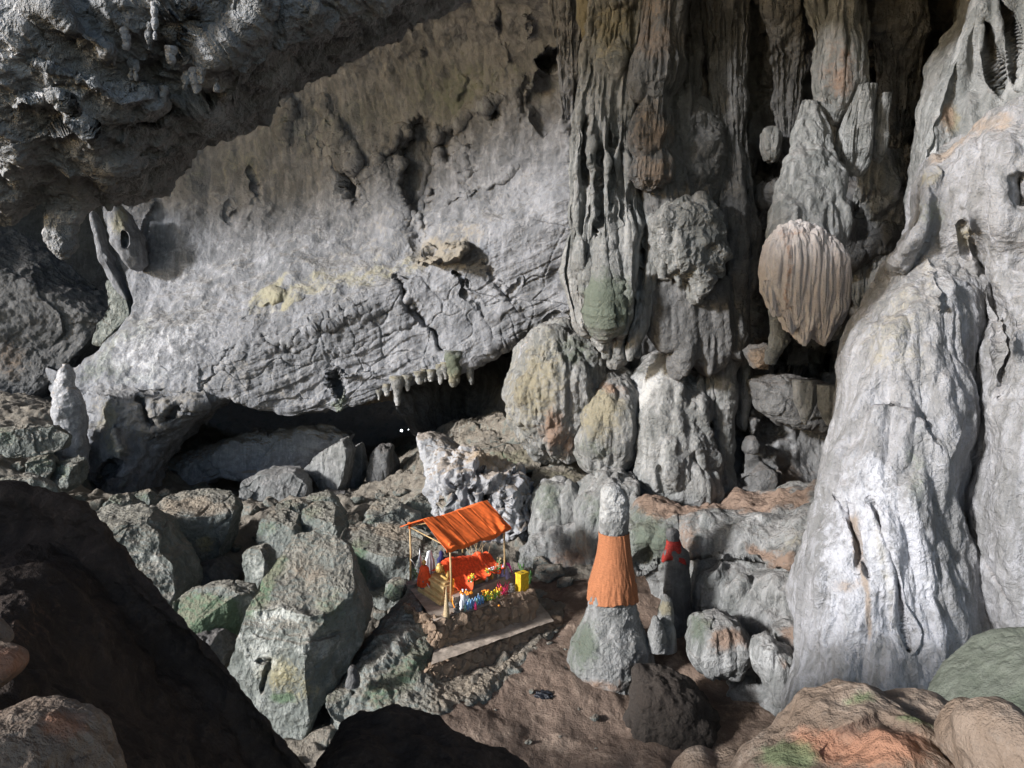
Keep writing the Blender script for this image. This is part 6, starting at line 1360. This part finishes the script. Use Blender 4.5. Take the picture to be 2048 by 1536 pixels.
# streamer on the front pole
def ribbon(pts, w, amp=.02, n=24):
    pts = [Vector(p) for p in pts]; V = []
    A = resample(np.array([tuple(p) for p in pts]), n)
    for i, p in enumerate(A):
        t = i / (n - 1); ww = w * (.6 + .5 * math.sin(t * 7 + 1) ** 2)
        dx = Vector((ww * math.cos(t * 3), ww * math.sin(t * 3) * .5, 0)); q = Vector(p) + Vector((0, amp * math.sin(t * 12), 0))
        for e in (-1, 0, 1): V.append(tuple(q + dx * e * .5 + Vector((0, .012 * (e == 0), 0))))
    V = np.array(V); F = gridF(3, n); k = len(V)
    idx = np.arange(k).reshape(n, 3); rim = np.concatenate([idx[0], idx[1:, -1], idx[-1, :-1][::-1], idx[1:-1, 0][::-1]]); r2 = np.roll(rim, -1)
    return np.concatenate([V, V + (0, .006, 0)]), np.concatenate([F, F[:, ::-1] + k, np.stack([rim, rim + k, r2 + k, r2], -1)])
emit('streamer', ribbon([T3(.01, -.02, .78), T3(.03, -.03, .5), T3(.0, -.04, .2), T3(.02, -.04, -.02)], .10), M['petal'], None, label='thin orange streamer tied to the front pole', cat='streamer')
emit('string', tube([T3(0, 1, .66), T3(.0, .72, .42), T3(-.04, .36, .12)], .012, 6), M['string'], None, label='white string stretched from the left pole down to the plinth', cat='string')
pp = at(823, 1172)
emit('planter', lathe(pp - Vector((0, 0, .16)), [(.10, 0), (.12, .05), (.15, .22), (.17, .26), (.15, .26), (.13, .22)], 18, wob=.03), M['pot'], None, label='grey clay pot at the foot of the left pole', cat='pot')
for nm, col, pts, w, lb in (('flag', 'petaly', [(836, 1160, .22), (840, 1163, .12), (838, 1166, .0)], .10, 'yellow flag in the bouquet by the left pole'), ('flag', 'lime', [(842, 1152, .2), (845, 1160, .1), (846, 1166, .0)], .07, 'lime green flag in the bouquet by the left pole'),
                        ('flag', 'lilac', [(835, 1168, .12), (838, 1172, .0), (838, 1175, -.1)], .09, 'lilac flag low beside the clay pot'), ('flag', 'crimson', [(845, 1158, .18), (847, 1168, .05), (851, 1176, -.04)], .11, 'crimson flag hanging down beside the lime one')):
    emit(nm, ribbon([at(x, y, ZT + .1) + Vector((0, 0, d)) for x, y, d in pts], w), M[col], None, label=lb, cat='flag')
rs = random.Random(3); q0 = at(840, 1166)
emit('bouquet', add(*[tube([q0, q0 + Vector((rs.uniform(-.25, .15), rs.uniform(-.1, .1), rs.uniform(.2, .5)))], .006, 5) for i in range(12)], *[ell(q0 + Vector((rs.uniform(-.25, .12), rs.uniform(-.1, .1), rs.uniform(.25, .5))), (.03, .03, .02), 5) for i in range(8)]), M['leaf'], None, label='leafy green stalks propped beside the left pole', cat='plant')
# cairns and pots at the left of the bottles
for k, (x, y, w, lb) in enumerate(((914, 1226, .10, 'little cairn of dark flat stones beside the white bottles'), (905, 1212, .13, 'pale round stone behind the little cairn'), (1024, 1185, .10, 'stack of small dark bowls beside the yellow box'))):
    p = at(x, y); n_ = 1 if k == 1 else 4
    emit('stone_stack' if k < 2 else 'bowl_stack', add(*[ell(p + Vector((rs.uniform(-.02, .02), 0, .04 + .065 * i)), (w * (1 - .15 * i), w * (1 - .15 * i) * .8, .035 if n_ > 1 else .10), 10, lambda d: 1 + .08 * math.sin(3 * d.x + 5 * d.y)) for i in range(n_)]), M['stone'], None, label=lb, cat='stones' if k < 2 else 'bowls')
# lilac tent of gauze with a magenta ribbon
e = empty('gauze_tent', T3(1.06, .05), 'lilac gauze pyramid with a magenta ribbon by the right pole', 'offering')
emit('gauze', drape(T3(1.02, .02), [(.01, .62), (.05, .5), (.10, .36), (.15, .22), (.17, .14)], 32, .2, 5), M['lilac'], e)
emit('ribbon', ribbon([T3(1.05, -.02, .60), T3(1.09, -.06, .4), T3(1.12, -.08, .2), T3(1.20, -.10, .03)], .09), M['magenta'], e)
# yellow donation box
bx_ = empty('donation_box', at(1040, 1184), 'yellow wooden donation box standing at the right end of the terrace', 'box')
bp0, bp1 = at(1031, 1182), at(1043, 1187); du = (bp1 - bp0).normalized() * .22; dv = Vector((-du.y, du.x, 0)).normalized() * .30
def bq(a, b, g=0): return [tuple(bp0 + du * x + dv * y)[:2] for x, y in ((-g, -g), (a + g, -g), (a + g, b + g), (-g, b + g))]
emit('case', prism(bq(1, 1), ZT, ZT + .50, .008), M['yellow'], bx_, smooth=False)
emit('lid', prism(bq(1, 1, .05), ZT + .50, ZT + .535, .008), M['yellow'], bx_, smooth=False)
emit('base_board', prism(bq(1, 1, .04), ZT - .01, ZT + .03, .005), M['yellow'], bx_, smooth=False)
emit('slot', prism([tuple(bp0 + du * x + dv * y)[:2] for x, y in ((.2, .45), (.8, .45), (.8, .55), (.2, .55))], ZT + .53, ZT + .54), M['black'], bx_, smooth=False)
def sprig(px, py, h, lb):
    p = at(px, py); rs = random.Random(px); L = []
    for i in range(16):
        a = rs.uniform(0, 6.28); t_ = p + Vector((.07 * math.cos(a), .07 * math.sin(a), rs.uniform(.2, 1) * h)); L.append(ell(t_, (.018, .018, .06), 5))
    e = empty('potted_sprig', p, lb, 'plant'); emit('leaves', add(*L), M['leaf'], e); emit('stem', tube([p, p + Vector((0, 0, h * .8))], .01, 5), M['leaf'], e)
sprig(1042, 1166, .55, 'dark green sprig behind the yellow box'); sprig(1060, 1172, .45, 'dark green sprig right of the yellow box')
emit('kindling', add(*[tube([at(1004 + rs.uniform(-6, 14), 1188 + rs.uniform(-6, 4)), at(1004 + rs.uniform(-10, 16), 1184 + rs.uniform(-6, 4)) + Vector((0, 0, rs.uniform(.05, .3)))], .007, 5) for i in range(26)]), M['crimson'], None, label='tangle of reddish incense sticks left of the dark bowls', cat='incense sticks')
emit('brushwood', add(*[tube([T3(.85 + rs.uniform(0, .25), .55 + rs.uniform(-.2, .3)), T3(.8 + rs.uniform(-.1, .3), .5 + rs.uniform(-.2, .3), rs.uniform(.4, .95))], .009, 5) for i in range(30)]), M['straw'], None, label='bundle of dry sticks leaning behind the right pole', cat='sticks')
for k, (u, v, w, lb) in enumerate(((.62, 1.05, .5, 'rounded boulder behind the middle of the statue'), (.86, .98, .35, 'rounded boulder behind the feet of the statue'), (1.12, .85, .4, 'pitted boulder behind the right pole'), (.36, 1.15, .35, 'dark boulder behind the white veiled figure'))):
    p = T3(u, v, .15); px_, py_ = proj(np.array(p)); r_ = w * FPX / p.y
    fstone(lb, [(px_ + r_ * math.cos(a) * .8, py_ - r_ * .75 * math.sin(a)) for a in np.linspace(0, 6.28, 10)[:-1]], p.y, w * 1.4, 50, RKs, 'boulder', name='boulder', cat='boulder')

# ---------------------------------------------------------------- the wrapped stalagmite
wsT = 18.3
wp = [(966, 1214, 1232), (970, 1209, 1240), (980, 1205, 1247), (1000, 1202, 1253), (1030, 1201, 1255), (1066, 1202, 1254), (1100, 1201, 1257), (1150, 1190, 1264), (1190, 1182, 1270), (1215, 1178, 1272), (1235, 1170, 1277), (1262, 1153, 1288), (1290, 1142, 1299), (1320, 1138, 1306), (1345, 1146, 1306), (1370, 1160, 1300), (1400, 1165, 1298)]
flow('stalagmite', wp, wsT, 1.0, 420, 620, [('knob', .28, .035), ('pit', .09, .02), ('ridge', 1.6, .06, 4), ('fbm', 1.0, .07, 4), ('fbm', 7, .008, 2)], M['flow'],
     T=[('w', 'p', [(1190, 950), (1260, 950), (1262, 1045), (1190, 1050)], .55, 14), ('m', 'o', 1170, 1290, 40, 60, 0, .8, 2), ('b', 'o', 1200, 1370, 80, 16, 0, .6, 2)], label='tall pale capped stalagmite wearing a wide orange cloth', cat='stalagmite', seed=2)
def wrapcloth():
    nt, nh = 300, 130
    ys = np.linspace(1064, 1196, nh); xl = np.interp(ys, [q[0] for q in wp], [q[1] for q in wp]) - 4.5; xr = np.interp(ys, [q[0] for q in wp], [q[2] for q in wp]) + 4.5
    xl = np.minimum(xl, np.interp(ys, [1064, 1110, 1170, 1196], [1199, 1193, 1177, 1175])); xr = np.maximum(xr, np.interp(ys, [1064, 1110, 1170, 1196], [1257, 1262, 1273, 1277]))
    Lp = P(xl, ys, wsT); Rp = P(xr, ys, wsT); c = (Lp + Rp) / 2; a = (Rp - Lp)[:, 0] / 2
    th = np.linspace(0, 2 * math.pi, nt, endpoint=False)
    zz = np.linspace(0, 1, nh)[:, None]
    q = np.stack([np.cos(th)[None] * 1.6 + 0 * zz, np.sin(th)[None] * 1.6 + 0 * zz, zz * 1.2 + 0 * th[None]], -1).reshape(-1, 3)
    w = (.045 * ridge(q * 1.6 + 2, 3) + .02 * perlin(q * 5)).reshape(nh, nt) * (.25 + zz)
    w += .008 * np.sin(th * 26 + 2 + 3 * zz)[None, :, 0] if False else 0
    q5 = np.stack([np.cos(th) * 3, np.sin(th) * 3, 0 * th], -1); pn = perlin(q5 * 1.5)
    w = w + .03 * pn[None] * np.clip(zz * 3 - 2, 0, 1) + .03 * perlin(q5 * 2.2 + 4)[None] * np.clip(1 - zz * 6, 0, 1)
    w = w + .035 * np.exp(-((th[None] - 5.25 - .3 * zz) / .05) ** 2) + .02 * np.clip((th[None] - 5.25 - .3 * zz) * -4, -1, 0) * (th[None] < 5.9)
    rr = a[:, None] * (1 + w)
    z = c[:, 2][:, None] - .05 * np.sin(th * 2 + 1)[None] * zz + .07 * pn[None] * zz
    V = np.stack([c[:, 0][:, None] + rr * np.cos(th)[None], c[:, 1][:, None] + rr * np.sin(th)[None], z], -1)
    W_ = V.copy(); W_[..., 0] = c[:, 0][:, None] + (rr - .012) * np.cos(th)[None]; W_[..., 1] = c[:, 1][:, None] + (rr - .012) * np.sin(th)[None]
    F = gridF(nt, nh, True); k = nt * nh; i = np.arange(nt); j = (i + 1) % nt; b = (nh - 1) * nt
    return np.concatenate([V.reshape(-1, 3), W_.reshape(-1, 3)]), np.concatenate([F, F[:, ::-1] + k, np.stack([i, j, j + k, i + k], -1), np.stack([b + j, b + i, b + i + k, b + j + k], -1)])
emit('cloth_wrap', wrapcloth(), M['wrap'], None, label='faded orange cloth wrapped round the tall pale stalagmite', cat='cloth')
# dark one with a red sash
dp = [(1057, 1338, 1350), (1062, 1334, 1356), (1070, 1333, 1358), (1080, 1336, 1357), (1090, 1335, 1362), (1104, 1328, 1374), (1120, 1327, 1377), (1160, 1328, 1378), (1210, 1326, 1382), (1260, 1322, 1388), (1330, 1318, 1392)]
flow('stalagmite', dp, 19.8, .9, 140, 260, [('knob', .35, .03), ('fbm', 1.5, .05, 4), ('ridge', 3, .02, 3)], M['dark'], label='dark narrow necked stalagmite with a red cloth on its shoulders', cat='stalagmite')
ys = [1080, 1086, 1095, 1106, 1113]; pr = [(np.interp(y, [q[0] for q in dp], [q[2] - q[1] for q in dp]) / 2 + 3.5) * 19.8 / FPX for y in ys]
cz = [P(np.interp(y, [q[0] for q in dp], [(q[1] + q[2]) / 2 for q in dp]), y, 19.8) for y in ys]
V_ = []; th = np.linspace(0, 2 * math.pi, 60, endpoint=False)
for i, (r, c_) in enumerate(zip(pr, cz)):
    for a in th: V_.append((c_[0] + r * (1 + .025 * i * math.sin(5 * a + 1)) * math.cos(a), c_[1] + .92 * r * (1 + .025 * i * math.sin(5 * a + 1)) * math.sin(a), c_[2] - .05 * i * (.5 + .5 * math.sin(2 * a + 2.4))))
V_ = np.array(V_); F_ = gridF(60, 5, True)
cc = np.repeat(np.array([[c_[0], c_[1], c_[2]] for c_ in cz]), 60, 0); In = V_ + (cc - V_) * np.array([.04, .04, 0])
i_ = np.arange(60); j_ = (i_ + 1) % 60
emit('sash', (np.concatenate([V_, In]), np.concatenate([F_, F_[:, ::-1] + 300, np.stack([i_, j_, j_ + 300, i_ + 300], -1), np.stack([240 + j_, 240 + i_, 540 + i_, 540 + j_], -1)])), M['red'], None, label='dark red cloth tied round the neck of the dark stalagmite', cat='cloth')
# bag on the floor
p = at(1087, 1394, -9.42)
rs_ = np.array([0, 0, 0])
emit('plastic_bag', add(ell(p + Vector((0, 0, .06)), (.20, .13, .08), 20, lambda d: 1 + .3 * math.sin(5 * d.x + 3 * d.z) * math.cos(6 * d.y + 2)), ell(p + Vector((.12, -.08, .05)), (.1, .07, .05), 12, lambda d: 1 + .3 * math.sin(7 * d.x + 3 * d.z))), M['black'], None, label='crumpled black plastic bag lying on the brown mud floor', cat='bag')
# two lamps far inside the passage
lm = NT('lamp_glow'); lm.b.inputs['Emission Color'].default_value = (.9, .95, 1, 1); lm.b.inputs['Emission Strength'].default_value = 9
for (x, y, r, lb) in ((803, 861, .06, 'bright white headlamp far inside the dark passage'), (817, 859, .016, 'fainter small headlamp right of the bright one')):
    p = P(x, y, 41); pos = Vector(p); e = empty('headlamp', pos, lb, 'headlamp')
    emit('lens', ell(pos, (r, r, r), 8), lm.m, e)
    emit('housing', lathe(pos + Vector((0, r * 1.2, -r)), [(r * 1.1, 0), (r * 1.2, r), (r * 1.1, 2 * r)], 10), M['black'], e)
